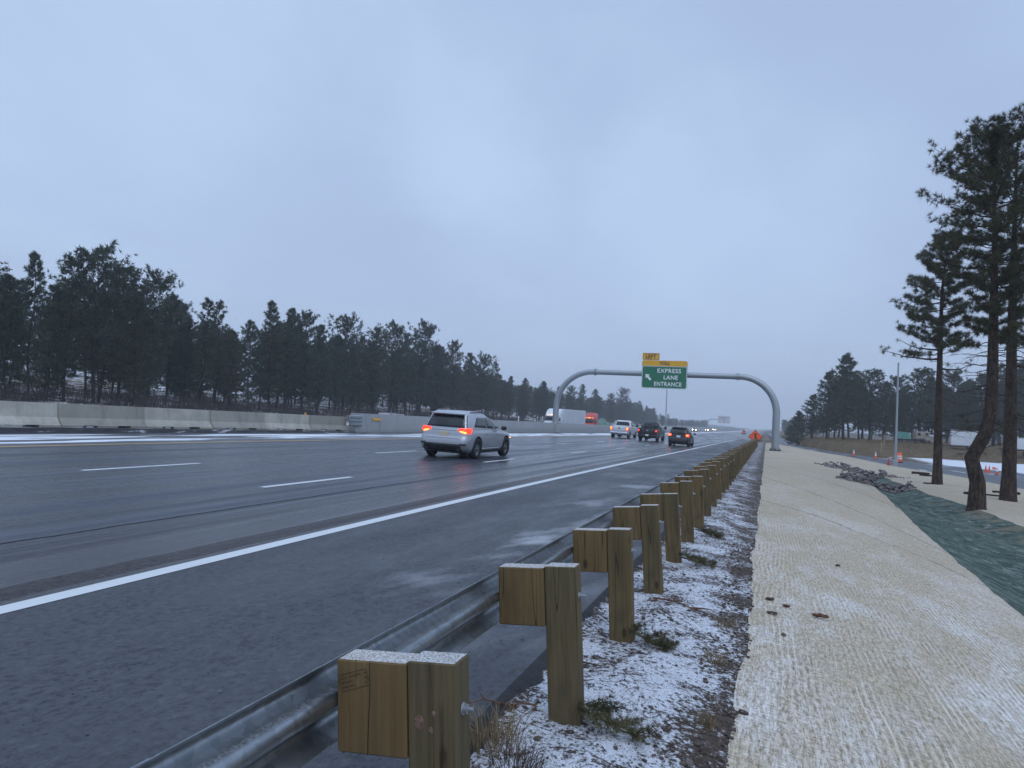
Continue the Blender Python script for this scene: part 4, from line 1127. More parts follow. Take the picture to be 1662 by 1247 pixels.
br.tube([(-sw*.33, .02, hT + ph_ + .03), (-sw*.33, .02, hT + ph_ + .12)], [.02, .02], 6)
br.build('bracket', ALU, sg)

# orange merge sign at the end of the rail
D_ = 97.0; P = at(1226, 709, D_); zc = P.z
om = empty('work_sign', (P.x, P.y, prof(P.y) - .2), 0, 'orange diamond road work sign with a black merge arrow behind the last guardrail posts', 'road sign')
o_z = zc - om.location.z; s_ = .86
ORG = simple('fluorescent_orange', (.95, .115, .012), .5, var=.05); 
p = MB(); p.prism([(0, s_), (-s_, 0), (0, -s_), (s_, 0)], (0, 0, o_z), (1, 0, 0), (0, 0, 1), (0, 1, 0), .015); pn = p.build('panel', ORG, om)
bd = MB(); a_, b_ = s_*.95, s_*.91
bd.add([(0, -.003, o_z+a_), (-a_, -.003, o_z), (0, -.003, o_z-a_), (a_, -.003, o_z), (0, -.003, o_z+b_), (-b_, -.003, o_z), (0, -.003, o_z-b_), (b_, -.003, o_z)], [(i, (i+1) % 4, 4+(i+1) % 4, 4+i) for i in range(4)]); bd.build('border', INK, pn)
ar = MB(); ar.prism([(0, .50), (-.20, .18), (-.075, .18), (-.075, -.46), (.075, -.46), (.075, -.22), (.24, -.46), (.36, -.40), (.075, .02), (.075, .18), (.20, .18)], (0, -.004, o_z), (1, 0, 0), (0, 0, 1), (0, -1, 0), .004); ar.build('merge_arrow', INK, pn)
st = MB(); st.tube([(0, .04, 0), (0, .04, o_z + .95)], [.025, .025], 8); st.tube([(0, .06, .5), (-.5, .5, -.02)], [.018]*2, 6); st.tube([(0, .06, .5), (.5, .5, -.02)], [.018]*2, 6); st.tube([(0, .06, .5), (.0, -.6, -.02)], [.018]*2, 6); st.build('stand', DARKMET, om)

# ------------------------------------------------------------------ second, cantilever sign far off, and lamps
Yc = 490; zc0 = road_z(-22.6, Yc) + .3
px0 = at(1155, 690, Yc*.95)
XC = -35.0
ca = empty('cantilever_gantry', (XC, Yc, zc0), 0, 'far grey cantilever sign arm curving out of the median wall', 'sign gantry')
h_c = 6.6; a = MB(); a.tube([(0, 0, -.6), (0, 0, h_c-2.6)] + arc(2.6, h_c-2.6, 2.6, PI, PI/2, 10)[1:] + [(6.6, 0, h_c + .1)], [.30]*2 + [.28]*10 + [.22], 12); a.build('mast_arm', GALV_P, ca)
cs = empty('message_board', (XC + 9.8, Yc - .3, zc0 + h_c + .1), 0, 'small pale far message board at the tip of the cantilever arm', 'road sign')
p = MB(); p.bbox((0, 0, 0), (7.2, .3, 4.4), .05); p.build('board', simple('pale_board', (.62, .60, .64), .5, var=.05, scale=.5), cs)
p = MB()
for (x, z, w_, h_) in ((0, 1.2, 5.4, .5), (-.3, .3, 2.6, .4), (.2, -1.0, .8, .7)): p.box((x, -.17, z), (w_, .04, h_))
p.build('legend', simple('grey_legend', (.30, .28, .34), .6), cs)
def lamp_pole(base, h, r, arm, label, box=.5):
    e = empty('light_pole', base, 0, label, 'light pole')
    a = MB(); a.tube([(0, 0, 0), (0, 0, h)], [r, r*.62], 10); a.build('pole', GALV_P, e)
    if arm:
        b = MB(); b.tube([(0, 0, h-.1), (arm*.4, 0, h+.28), (arm, 0, h+.40)], [.05, .045, .04], 6); b.build('arm', GALV_P, e)
        c = MB(); c.bbox((arm + .2*math.copysign(1, arm), 0, h + .38), (.7, .28, .13), .03); c.build('lamp_head', DARKMET, e)
    d = MB(); d.bbox((0, 0, .28), (box, box, .62), .04); d.build('base', GALV_P if box < .6 else CONC, e)
    return e
b_ = at(1453, 757.5, 70.0); tp_ = at(1457, 588, 70.0)
lamp_pole((b_.x, b_.y, b_.z), tp_.z - b_.z, .115, 0, 'tall plain grey pole at the side road behind the orange barrel', .42)
Yl, Dl, hy = at_xrow(1080.5, -23.5)
lamp_pole((-23.5, Yl, road_z(-23.5, Yl) + .9), (hy - 594)*Dl/F0 + 1.8 - road_z(-23.5, Yl) - .9, .14, -2.4, 'thin far lamp pole with a bracket arm rising behind the black pickup', .4)
# ------------------------------------------------------------------ vehicles
def m_glass(name, col=(.010, .012, .015), rough=.06):
    g = NT(name); p = g.obj(); n = g.noise(p, 2.2, 4, .6)
    c = g.mix(g.ss(n, .4, .7), col, tuple(k*2.6 + .006 for k in col))
    return g.out(c, g.add(rough, g.mul(n, .10)), 0, None, .6)
GLASS = m_glass('tinted_glass'); GLASS_L = m_glass('side_glass', (.05, .06, .075), .08)
TAIL = emissive('lit_tail_lamp', (1.0, .040, .014), 2.3, (.35, .02, .015)); TAILH = emissive('hot_lamp_core', (1.0, .22, .03), 6.0, (.6, .10, .03))
TAILD = simple('red_lens', (.30, .015, .012), .25, coat=.6); HEAD = emissive('lit_headlamp', (1.0, .82, .55), 34.0, (.9, .85, .75))
AMBER = emissive('amber_lamp', (1.0, .42, .05), 4.0); CHROME = simple('chrome', (.62, .64, .66), .18, .95, var=.05)
PLATE = simple('number_plate', (.62, .54, .38), .5, var=.1, scale=40); PLATEW = simple('white_plate', (.75, .77, .80), .45)
TYRE = simple('tyre_rubber', (.016, .016, .017), .8, var=.35, scale=20, bump=.3); RIM = simple('dull_alloy', (.20, .21, .22), .38, .8); PLASTIC = simple('black_trim', (.016, .016, .018), .5, var=.3)
def paint(name, col, met=.5, rough=.32, dirt=None):
    if dirt is None: dirt = .5 if max(col) > .1 else .12
    return simple(name, col, rough, met, var=.08, scale=1.2, coat=.5, dirt=dirt)
def paint_old(name, col, met=.5, rough=.32, dirt=.5): return simple(name, col, rough, met, var=.08, scale=1.2, coat=.5, dirt=dirt)

class Shell:
    """car skin: rear, side and front are smooth functions of height"""
    def __init__(s, zs, wid, yr, yf, rr, rf, taper=(0.0, 0.0), top=None):
        s.zs, s.wid, s.yr, s.yf, s.rr, s.rf, s.taper = zs, wid, yr, yf, rr, rf, taper
        s.top = top                           # (ys, dz): top edge height change along the length
    def w(s, z): return interp(z, s.zs, s.wid)
    def r(s, z): return interp(z, s.zs, s.yr)
    def f(s, z): return interp(z, s.zs, s.yf)
    def tap(s, y, z):
        a, b = s.r(z), s.f(z); m = (a+b)/2; h = (b-a)/2; t = (y-m)/h
        return 1 - (s.taper[0]*max(0, -t)**2.5 + s.taper[1]*max(0, t)**2.5)
    def zmap(s, y, z):
        if not s.top: return z
        t = (z - s.zs[0])/(s.zs[-1]-s.zs[0]); return z + interp(y, *s.top)*t**1.5
    def rear(s, x, z, e=0.0):
        w = s.w(z)*(1-s.taper[0]); k = max(0, abs(x) - (w - s.rr)); k = min(k, s.rr*.999)
        y = s.r(z) + s.rr - math.sqrt(s.rr**2 - k*k) - e; return Vector((x, y, s.zmap(y, z)))
    def front(s, x, z, e=0.0):
        w = s.w(z)*(1-s.taper[1]); k = min(max(0, abs(x) - (w - s.rf)), s.rf*.999)
        y = s.f(z) - s.rf + math.sqrt(s.rf**2 - k*k) + e; return Vector((x, y, s.zmap(y, z)))
    def side(s, y, z, sg, e=0.0):
        return Vector((sg*(s.w(z)*s.tap(y, z) + e), y, s.zmap(y, z)))
    def ring(s, z):
        P = []; w = s.w(z); wr = w*(1-s.taper[0]); wf = w*(1-s.taper[1]); a, b = s.r(z), s.f(z)
        for i in range(13): P.append((-wr+s.rr + 2*(wr-s.rr)*i/12, a))
        for i in range(1, 6): t = PI/2*i/6; P.append((wr-s.rr + s.rr*math.sin(t), a + s.rr*(1-math.cos(t))))
        for i in range(33):
            y = a+s.rr + (b-s.rf-a-s.rr)*i/32; P.append((w*s.tap(y, z), y))
        for i in range(1, 6): t = PI/2*i/6; P.append((wf-s.rf + s.rf*math.cos(t), b - s.rf + s.rf*math.sin(t)))
        for i in range(13): P.append((wf-s.rf - 2*(wf-s.rf)*i/12, b))
        q = P[18:18+33]; L = [(-x, y) for x, y in P]
        for i in range(1, 6): t = PI/2*i/6; P.append((-(wf-s.rf) - s.rf*math.sin(t), b - s.rf + s.rf*math.cos(t)))
        for x, y in q[::-1]: P.append((-x, y))
        for i in range(1, 6): t = PI/2*i/6; P.append((-(wr-s.rr) - s.rr*math.cos(t), a + s.rr*(1-math.sin(t))))
        return [Vector((x, y, s.zmap(y, z))) for x, y in P]
    def mesh(s, mb, nz=18, roof=None, mi=0, dome=0.02):
        zz = [s.zs[0] + (s.zs[-1]-s.zs[0])*i/nz for i in range(nz+1)]
        R = [s.ring(z) for z in zz]; n = len(R[0])
        tops = [R[-1]]
        c = sum(R[-1], Vector())/n
        for k, up in ((.985, .25), (.95, .6), (.8, .85), (.45, 1.0)):
            tops.append([Vector((c.x + (p.x-c.x)*k, c.y + (p.y-c.y)*(k*.6+.4 if k > .9 else k), 0)) for p in R[-1]])
            for p, o in zip(tops[-1], R[-1]): p.z = s.zmap(p.y, s.zs[-1]) + dome*up
        allr = R + tops[1:]
        vs = [p for r in allr for p in r]; fs = []
        for i in range(len(allr)-1):
            for k in range(n):
                a = i*n+k; b = i*n+(k+1) % n; fs.append((a, b, b+n, a+n))
        m = len(vs); vs.append(Vector((c.x, c.y, s.zmap(c.y, s.zs[-1]) + dome*1.0)))
        for k in range(n): fs.append((m-n+k, m-n+(k+1) % n, m))
        fs.append(tuple(range(n))[::-1])
        mb.add(vs, fs, mi, True)
def panel(fn, q, e, mat, name, parent, n=8, m=4):
    """curved quad panel; q = 4 corners (a, z) counter-clockwise, fn(a, z, e) on the skin"""
    mb = MB(); vs = []
    for j in range(m+1):
        for i in range(n+1):
            s, t = i/n, j/m
            a = (q[0][0]*(1-s)+q[1][0]*s)*(1-t) + (q[3][0]*(1-s)+q[2][0]*s)*t
            z = (q[0][1]*(1-s)+q[1][1]*s)*(1-t) + (q[3][1]*(1-s)+q[2][1]*s)*t
            vs.append(fn(a, z, e))
    k = len(vs); m1 = n+1
    inner = []
    for j in range(m+1):
        for i in range(n+1):
            s, t = i/n, j/m
            a = (q[0][0]*(1-s)+q[1][0]*s)*(1-t) + (q[3][0]*(1-s)+q[2][0]*s)*t
            z = (q[0][1]*(1-s)+q[1][1]*s)*(1-t) + (q[3][1]*(1-s)+q[2][1]*s)*t
            inner.append(fn(a, z, e-.012))
    fs = [(j*m1+i, j*m1+i+1, (j+1)*m1+i+1, (j+1)*m1+i) for j in range(m) for i in range(n)]
    ed = [(i, i+1) for i in range(n)] + [(m*m1+i+1, m*m1+i) for i in range(n)] + [(j*m1+n, (j+1)*m1+n) for j in range(m)] + [((j+1)*m1, j*m1) for j in range(m)]
    mb.add(vs + inner, fs + [(b, a, a+k, b+k) for a, b in ed], 0, True)
    return mb.build(name, mat, parent)
def wheel(parent, x, y, r, w, rim=RIM, rim_r=.66):
    sg = 1 if x > 0 else -1
    e = bpy.data.objects.new('wheel', None); C.objects.link(e); e.parent = parent; e.location = (x, y, r)
    M = Matrix.Rotation(PI/2, 3, 'Y')
    t = MB(); t.lathe([(r*rim_r, -w/2+.02), (r*.9, -w/2), (r*.985, -w/2+.03), (r, -w*.25), (r, w*.25), (r*.985, w/2-.03), (r*.9, w/2), (r*rim_r, w/2-.02)], n=28); t.v = [tuple(M @ Vector(v)) for v in t.v]; t.build('tyre', TYRE, e)
    k = MB(); zf = w/2-.04
    k.lathe([(r*rim_r, zf-.12), (r*rim_r, zf), (r*(rim_r-.06), zf-.005), (r*(rim_r-.08), zf-.06), (.0, zf-.07)], n=28)
    for i in range(5):
        a = 2*PI*i/5; R_ = Matrix.Rotation(a, 3, 'Z'); k.box(R_ @ Vector((r*rim_r*.5, 0, zf-.025)), (r*rim_r*.95, r*.13, .03), M=R_)
    k.lathe([(r*.16, zf-.05), (r*.15, zf), (0, zf+.004)], n=12)
    k.v = [tuple((M if sg > 0 else Matrix.Rotation(-PI/2, 3, 'Y')) @ Vector(v)) for v in k.v]; k.build('rim', rim, e)
def cut(mb, cutters, name):
    """boolean difference on a closed skin"""
    me = bpy.data.meshes.new('tmp'); me.from_pydata(mb.v, [], mb.f); me.polygons.foreach_set('use_smooth', mb.sm); me.update()
    o = bpy.data.objects.new('tmp', me); C.objects.link(o); cs = []
    bm = bmesh.new(); bm.from_mesh(me); bmesh.ops.recalc_face_normals(bm, faces=bm.faces[:]); bm.to_mesh(me); bm.free()
    for c in cutters:
        cm = bpy.data.meshes.new('tmpc'); cm.from_pydata(c.v, [], c.f); cm.update()
        bm = bmesh.new(); bm.from_mesh(cm); bmesh.ops.recalc_face_normals(bm, faces=bm.faces[:]); bm.to_mesh(cm); bm.free()
        co = bpy.data.objects.new('tmpc', cm); C.objects.link(co); cs.append(co)
        md = o.modifiers.new('b', 'BOOLEAN'); md.object = co; md.operation = 'DIFFERENCE'; md.solver = 'EXACT'
    bpy.context.view_layer.update()
    r = bpy.data.meshes.new_from_object(o.evaluated_get(bpy.context.evaluated_depsgraph_get()))
    out = MB(); out.add([tuple(v.co) for v in r.vertices], [tuple(p.vertices) for p in r.polygons], 0, True)
    for q in cs + [o]: C.objects.unlink(q); bpy.data.objects.remove(q)
    return out
def arches(axles, r, W, wd=.30):
    cs = []
    for y in axles:
        for sg in (-1, 1):
            c = MB(); c.tube([(sg*(W-wd), y, r+.01), (sg*(W+.4), y, r+.01)], [r*1.14, r*1.14], 28, smooth=False); cs.append(c)
    return cs
def smooth_edges(o, ang=35):
    try:
        o.data.set_sharp_from_angle(angle=rad(ang))
    except Exception: pass

def suv(loc, rz, col, label, cat='car', S=1.0, lamps='wide', L=5.0, W=.975, H=1.66, group=None, name='suv', oncoming=False, roll=0.02, mat=None, sill=True):
    e = empty(name, loc, rz, label, cat, group); e.rotation_euler = (0, roll if not oncoming else -roll, rz)
    pm = mat or paint(name + '_paint', col); h = L/2
    lo = Shell([.24, .34, .48, .60, .70, .80, .92, 1.04], [W*.90, W*.955, W*.985, W*.995, W, W*.995, W*.985, W*.94],
               [-h+.20, -h+.05, -h, -h+.005, -h+.03, -h+.10, -h+.115, -h+.16], [h-.20, h-.03, h, h, h-.02, h-.05, h-.10, h-.25], .26, .42, (.05, .10),
               top=([-h, -h+.4, .2, .95, h-.15, h], [.02, .03, .01, -.02, -.14, -.26]))
    b = MB(); lo.mesh(b, 22, dome=.015)
    axles = (-h+1.02, h-.98); wr = .385 if L > 4.8 else .36
    b = cut(b, arches(axles, wr, W), 'body')
    gh = Shell([1.0, 1.12, 1.3, 1.48, 1.58, H-.02, H+.02], [W*.945, W*.93, W*.875, W*.81, W*.765, W*.72, W*.66],
               [-h+.17, -h+.20, -h+.28, -h+.38, -h+.41, -h+.43, -h+.52], [1.15, .95, .55, .16, -.08, -.22, -.40], .22, .34, (.04, .08), top=([-h, -.5, 1.2], [-.03, 0, -.06]))
    gh.mesh(b, 18, dome=.035)
    bo = b.build('body', pm, e); smooth_edges(bo)
    # black underside and bumper valance
    u = MB(); u.bbox((0, .05, .30), (W*1.72, L*.90, .20), .05); u.build('underbody', PLASTIC, e)
    panel(lo.rear, [(-W*.76, .27), (W*.76, .27), (W*.70, .53), (-W*.70, .53)], .010, PLASTIC, 'rear_valance', e, 12, 4)
    for sg in (-1, 1):
        panel(lambda a, z, ee, sg=sg: lo.rear(a*sg, z, ee), [(W*.66, .50), (W*.88, .49), (W*.90, .55), (W*.66, .56)], .008, PLASTIC, 'fog_recess', e, 6, 2)
    # glass
    panel(gh.rear, [(-W*.84, 1.115), (W*.84, 1.115), (W*.71, 1.555), (-W*.71, 1.555)], .008, GLASS, 'rear_window', e, 14, 6)
    sp = MB(); sp.bbox((0, -h+.38, H-.075), (W*1.28, .26, .055), .02); sp.build('spoiler', pm if lamps == 'wide' else PLASTIC, e)
    panel(gh.front, [(-W*.74, 1.08), (W*.74, 1.08), (W*.64, 1.56), (-W*.64, 1.56)], .006, GLASS_L, 'windscreen', e, 12, 6)
    for sg in (-1, 1):
        sd = lambda a, z, ee, sg=sg: gh.side(a, z, sg, ee)
        panel(sd, [(-h+.72, 1.15), (-.62, 1.12), (-.66, 1.50), (-h+1.12, 1.50)], .007, GLASS, 'side_window', e, 8, 4)
        panel(sd, [(-.56, 1.12), (.16, 1.10), (-.10, 1.51), (-.60, 1.505)], .007, GLASS if lamps == 'wide' else GLASS, 'side_window', e, 6, 4)
        panel(sd, [(.24, 1.10), (.86, 1.10), (.34, 1.44), (-.04, 1.51)], .007, GLASS_L, 'side_window', e, 6, 4)
        lw = lambda a, z, ee, sg=sg: lo.side(a, z, sg, ee)
        for y in (-.72, .28): panel(lw, [(y-.10, .90), (y+.10, .90), (y+.10, .925), (y-.10, .925)], .020, CHROME if lamps == 'wide' else pm, 'door_handle', e, 3, 1)
        if sill: panel(lw, [(-.98, .355), (.98, .355), (.98, .385), (-.98, .385)], .012, CHROME, 'sill_strip', e, 10, 1)
        panel(lw, [(-1.05, .245), (1.05, .245), (1.02, .335), (-1.02, .335)], .008, PLASTIC, 'rocker_panel', e, 10, 2)
        mr = MB(); mr.bbox((sg*(W+.13), .72, 1.13), (.22, .13, .16), .05); mr.build('mirror', PLASTIC if lamps != 'wide' else PLASTIC, e)
        # tail lamps
        rr = lambda a, z, ee, sg=sg: lo.rear(a*sg, z, ee)
        if lamps == 'wide':
            tl = panel(rr, [(W*.955, .885), (W*.52, .985), (W*.56, 1.06), (W*.965, 1.075)], .014, TAIL, 'tail_lamp', e, 10, 4)
            panel(rr, [(W*.84, .90), (W*.60, .962), (W*.62, .985), (W*.85, .945)], .022, TAILH, 'lamp_core', tl, 6, 2)
            sdw = panel(lw, [(-h+.24, .93), (-h+.52, 1.0), (-h+.50, 1.04), (-h+.22, 1.06)], .010, TAIL, 'tail_lamp', e, 4, 2)
        elif lamps == 'block':
            tl = panel(rr, [(W*.955, .86), (W*.66, .88), (W*.66, 1.07), (W*.955, 1.07)], .014, TAIL, 'tail_lamp', e, 8, 4)
            panel(rr, [(W*.88, .92), (W*.73, .925), (W*.73, 1.0), (W*.88, 1.0)], .022, TAILH, 'lamp_core', tl, 4, 3)
        else:
            panel(rr, [(W*.955, .86), (W*.66, .88), (W*.66, 1.05), (W*.955, 1.05)], .014, TAILD, 'tail_lamp', e, 8, 4)
        fr = lambda a, z, ee, sg=sg: lo.front(a*sg, z, ee)
        panel(fr, [(W*.46, .74), (W*.86, .78), (W*.88, .88), (W*.46, .84)], .016, HEAD if oncoming else GLASS_L, 'headlamp', e, 8, 3)
        if lamps == 'wide' and sg > 0:
            panel(lw, [(h-.52, .80), (h-.40, .80), (h-.40, .83), (h-.52, .83)], .016, AMBER, 'marker_lamp', e, 2, 1)
    panel(lo.front, [(-W*.42, .62), (W*.42, .62), (W*.44, .86), (-W*.44, .86)], .012, PLASTIC, 'grille', e, 10, 4)
    if lamps == 'wide':
        panel(lo.rear, [(-W*.52, .985), (W*.52, .985), (W*.52, 1.008), (-W*.52, 1.008)], .016, CHROME, 'chrome_strip', e, 10, 1)
        panel(lo.rear, [(-W*.80, .715), (W*.80, .715), (W*.80, .723), (-W*.80, .723)], .006, PLASTIC, 'bumper_seam', e, 10, 1)
    pc = lo.rear(0, .875, .012); p = MB(); p.bbox((0, pc.y-.004, .875), (.33, .02, .165), .006); p.build('number_plate', PLATE if lamps == 'wide' else PLATEW, e)
    for x in axles:
        for sg in (-1, 1): wheel(e, sg*(W-.135), x, wr, .25)
    ex = MB()
    for sg in (-1, 1): ex.tube([(sg*W*.62, -h+.02, .34), (sg*W*.62, -h+.22, .34)], [.045, .045], 10)
    ex.build('exhaust_pipe', DARKMET, e)
    if lamps == 'wide' or lamps == 'off':
        for sg in (-1, 1):
            r_ = MB(); r_.tube([(sg*W*.70, -h+.75, H+.0), (sg*W*.70, -h+.85, H+.02), (sg*W*.70, -.5, H+.02), (sg*W*.70, -.38, H+.0)], .016, 6); r_.build('roof_rail', DARKMET, e)
    return e

def pickup(loc, rz, col, label, bright=True, group=None, roll=0.02):
    e = empty('pickup_truck', loc, rz, label, 'pickup truck', group); e.rotation_euler = (0, roll, rz)
    pm = paint('pickup_paint', col, .25); L = 5.85; h = L/2; W = 1.01
    lo = Shell([.42, .52, .66, .80, .95, 1.10, 1.22, 1.30], [W*.93, W*.97, W*.99, W, W, W*.99, W*.985, W*.965], [-h+.06, -h+.04, -h+.04, -h+.04, -h+.04, -h+.045, -h+.05, -h+.06],
               [h-.10, h-.02, h, h, h-.02, h-.05, h-.09, h-.2], .10, .30, (.02, .07), top=([-h, -.3, 1.5, h], [0, 0, -.03, -.12]))
    b = MB(); lo.mesh(b, 20, dome=.012); axles = (-h+1.22, h-.98); wr = .405
    bed = MB(); bed.box((0, -h+.98, 1.25), (W*1.72, 1.72, .9))
    b = cut(b, arches(axles, wr, W) + [bed], 'body')
    gh = Shell([1.26, 1.36, 1.52, 1.70, 1.82, 1.90, 1.93], [W*.95, W*.93, W*.88, W*.82, W*.775, W*.74, W*.68], [-.95, -.93, -.90, -.86, -.82, -.77, -.68],
               [1.52, 1.36, 1.08, .78, .56, .40, .28], .14, .30, (.02, .07), top=([-1, 1.5], [0, -.05]))
    gh.mesh(b, 16, dome=.03)
    bo = b.build('body', pm, e); smooth_edges(bo)
    u = MB(); u.bbox((0, .2, .46), (1.3, L*.86, .22), .04); u.bbox((0, -h+.6, .36), (.5, .3, .2), .04); u.build('chassis', PLASTIC, e)
    panel(gh.rear, [(-W*.74, 1.39), (W*.74, 1.39), (W*.66, 1.80), (-W*.66, 1.80)], .008, GLASS, 'rear_window', e, 10, 5)
    panel(gh.front, [(-W*.74, 1.36), (W*.74, 1.36), (W*.66, 1.82), (-W*.66, 1.82)], .008, GLASS_L, 'windscreen', e, 10, 5)
    tg = panel(lo.rear, [(-W*.72, .74), (W*.72, .74), (W*.72, 1.27), (-W*.72, 1.27)], .014, pm, 'tailgate', e, 10, 5)
    hb = MB(); hb.bbox((0, -h+.02, 1.10), (.22, .02, .09), .02); hb.build('badge', CHROME if not bright else PLASTIC, tg)
    bp = MB(); bp.bbox((0, -h-.02, .60), (W*1.94, .20, .20), .05); bu = bp.build('rear_bumper', CHROME if bright else PLASTIC, e)
    p = MB(); p.bbox((0, -h-.125, .64), (.31, .015, .16), .004); p.build('number_plate', PLATEW, bu)
    for sg in (-1, 1):
        rr = lambda a, z, ee, sg=sg: lo.rear(a*sg, z, ee)
        tl = panel(rr, [(W*.965, .90), (W*.76, .90), (W*.76, 1.24), (W*.965, 1.24)], .018, TAIL if bright else TAILD, 'tail_lamp', e, 6, 4)
        panel(rr, [(W*.94, 1.02), (W*.80, 1.02), (W*.80, 1.16), (W*.94, 1.16)], .026, TAILH if bright else TAIL, 'lamp_core', tl, 4, 3)
        sd = lambda a, z, ee, sg=sg: gh.side(a, z, sg, ee)
        panel(sd, [(-.74, 1.37), (.14, 1.36), (.04, 1.78), (-.66, 1.80)], .007, GLASS, 'side_window', e, 6, 4)
        panel(sd, [(.24, 1.36), (1.20, 1.35), (.72, 1.72), (.14, 1.78)], .007, GLASS_L, 'side_window', e, 6, 4)
        lw = lambda a, z, ee, sg=sg: lo.side(a, z, sg, ee)
        for y in (-.45, .55): panel(lw, [(y-.12, 1.12), (y+.12, 1.12), (y+.12, 1.155), (y-.12, 1.155)], .022, PLASTIC, 'door_handle', e, 3, 1)
        mr = MB(); mr.bbox((sg*(W+.20), 1.12, 1.42), (.24, .14, .30), .05); mr.bbox((sg*(W+.04), 1.14, 1.36), (.16, .05, .06), .01); mr.build('mirror', PLASTIC, e)
        fr = lambda a, z, ee, sg=sg: lo.front(a*sg, z, ee)
        panel(fr, [(W*.55, .88), (W*.88, .88), (W*.88, 1.08), (W*.55, 1.08)], .016, GLASS_L, 'headlamp', e, 6, 3)
    panel(lo.front, [(-W*.5, .74), (W*.5, .74), (W*.5, 1.10), (-W*.5, 1.10)], .014, PLASTIC, 'grille', e, 8, 4)
    for y in axles:
        for sg in (-1, 1): wheel(e, sg*(W-.15), y, wr, .28)
    return e

def lane_place(px, py, X):
    """ground point of a lane seen at a photograph pixel (fixed point on the road profile)"""
    r = ray(px, py); z = 0
    Y = 30.0
    for _ in range(60):
        H_ = EYE.z - road_z(X, Y); Y = .5*Y + .5*(X/r.x)*r.y
    return Y
SILVER = (.44, .46, .50)
# the silver car, by its right rear wheel
Ys = at_xrow(772, -9.95)[0]
suv((-10.75, Ys + 1.55, road_z(-10.75, Ys + 1.0)), rad(-1.0), SILVER, 'silver sport utility car with glowing red tail lamps, nearest car on the wet road', L=5.0)
Yd = at_xrow(1100.5, -7.3)[0]
DS = suv((-7.2, Yd + 2.3, road_z(-7.2, Yd + 2)), rad(-1.0), (.020, .018, .021), 'dark sport utility car with round bright red tail lamps in the right lane', lamps='block', L=4.65, W=.925, H=1.68, sill=False)
Yb = at_xrow(1052, -11.3)[0]
pickup((-11.3, Yb + 2.9, road_z(-11.3, Yb + 2)), rad(-1.0), (.007, .008, .011), 'black pickup truck between the white pickup and the dark car', bright=False)
Yw = at_xrow(1006, -15.0)[0]
pickup((-15.0, Yw + 2.9, road_z(-15.0, Yw + 2)), rad(-1.0), (.66, .68, .71), 'white pickup truck with chrome bumper in the left lane', bright=True)
def onc_z(X, Y): return road_z(-23.4, Y) - 0.015*(abs(X) - 23.4) - .55*sstep(62, 95, Y)*sstep(260, 200, Y)
Yq = at_xrow(626, -28.2)[0]
suv((-28.2, Yq, onc_z(-28.2, Yq) - .22), PI, (.30, .25, .25), 'car behind the grey wall with only its curved roof showing, left of the silver car', lamps='off', L=4.6, W=.92, H=1.45, oncoming=True, sill=False)
for px, X, lab in ((1128, -27.0, 'oncoming car with glaring yellow headlamps right of the dark car'), (1148, -27.2, 'far oncoming car with headlamps lit, left foot of the cantilever arm'), (1160, -30.5, 'farthest oncoming car with headlamps lit, under the cantilever arm')):
    Yo, Do, hy = at_xrow(px, X)
    suv((X, Yo, onc_z(X, Yo)), PI, (.30, .30, .32), lab, lamps='off', L=4.6, W=.92, H=1.6, oncoming=True, sill=False)
Yf = at_xrow(1208, -9.2)[0]
suv((-9.2, Yf, road_z(-9.2, Yf)), 0, (.20, .06, .05), 'tiny far car with red lamps just left of the orange sign', lamps='block', L=4.6, W=.92, H=1.6, sill=False)

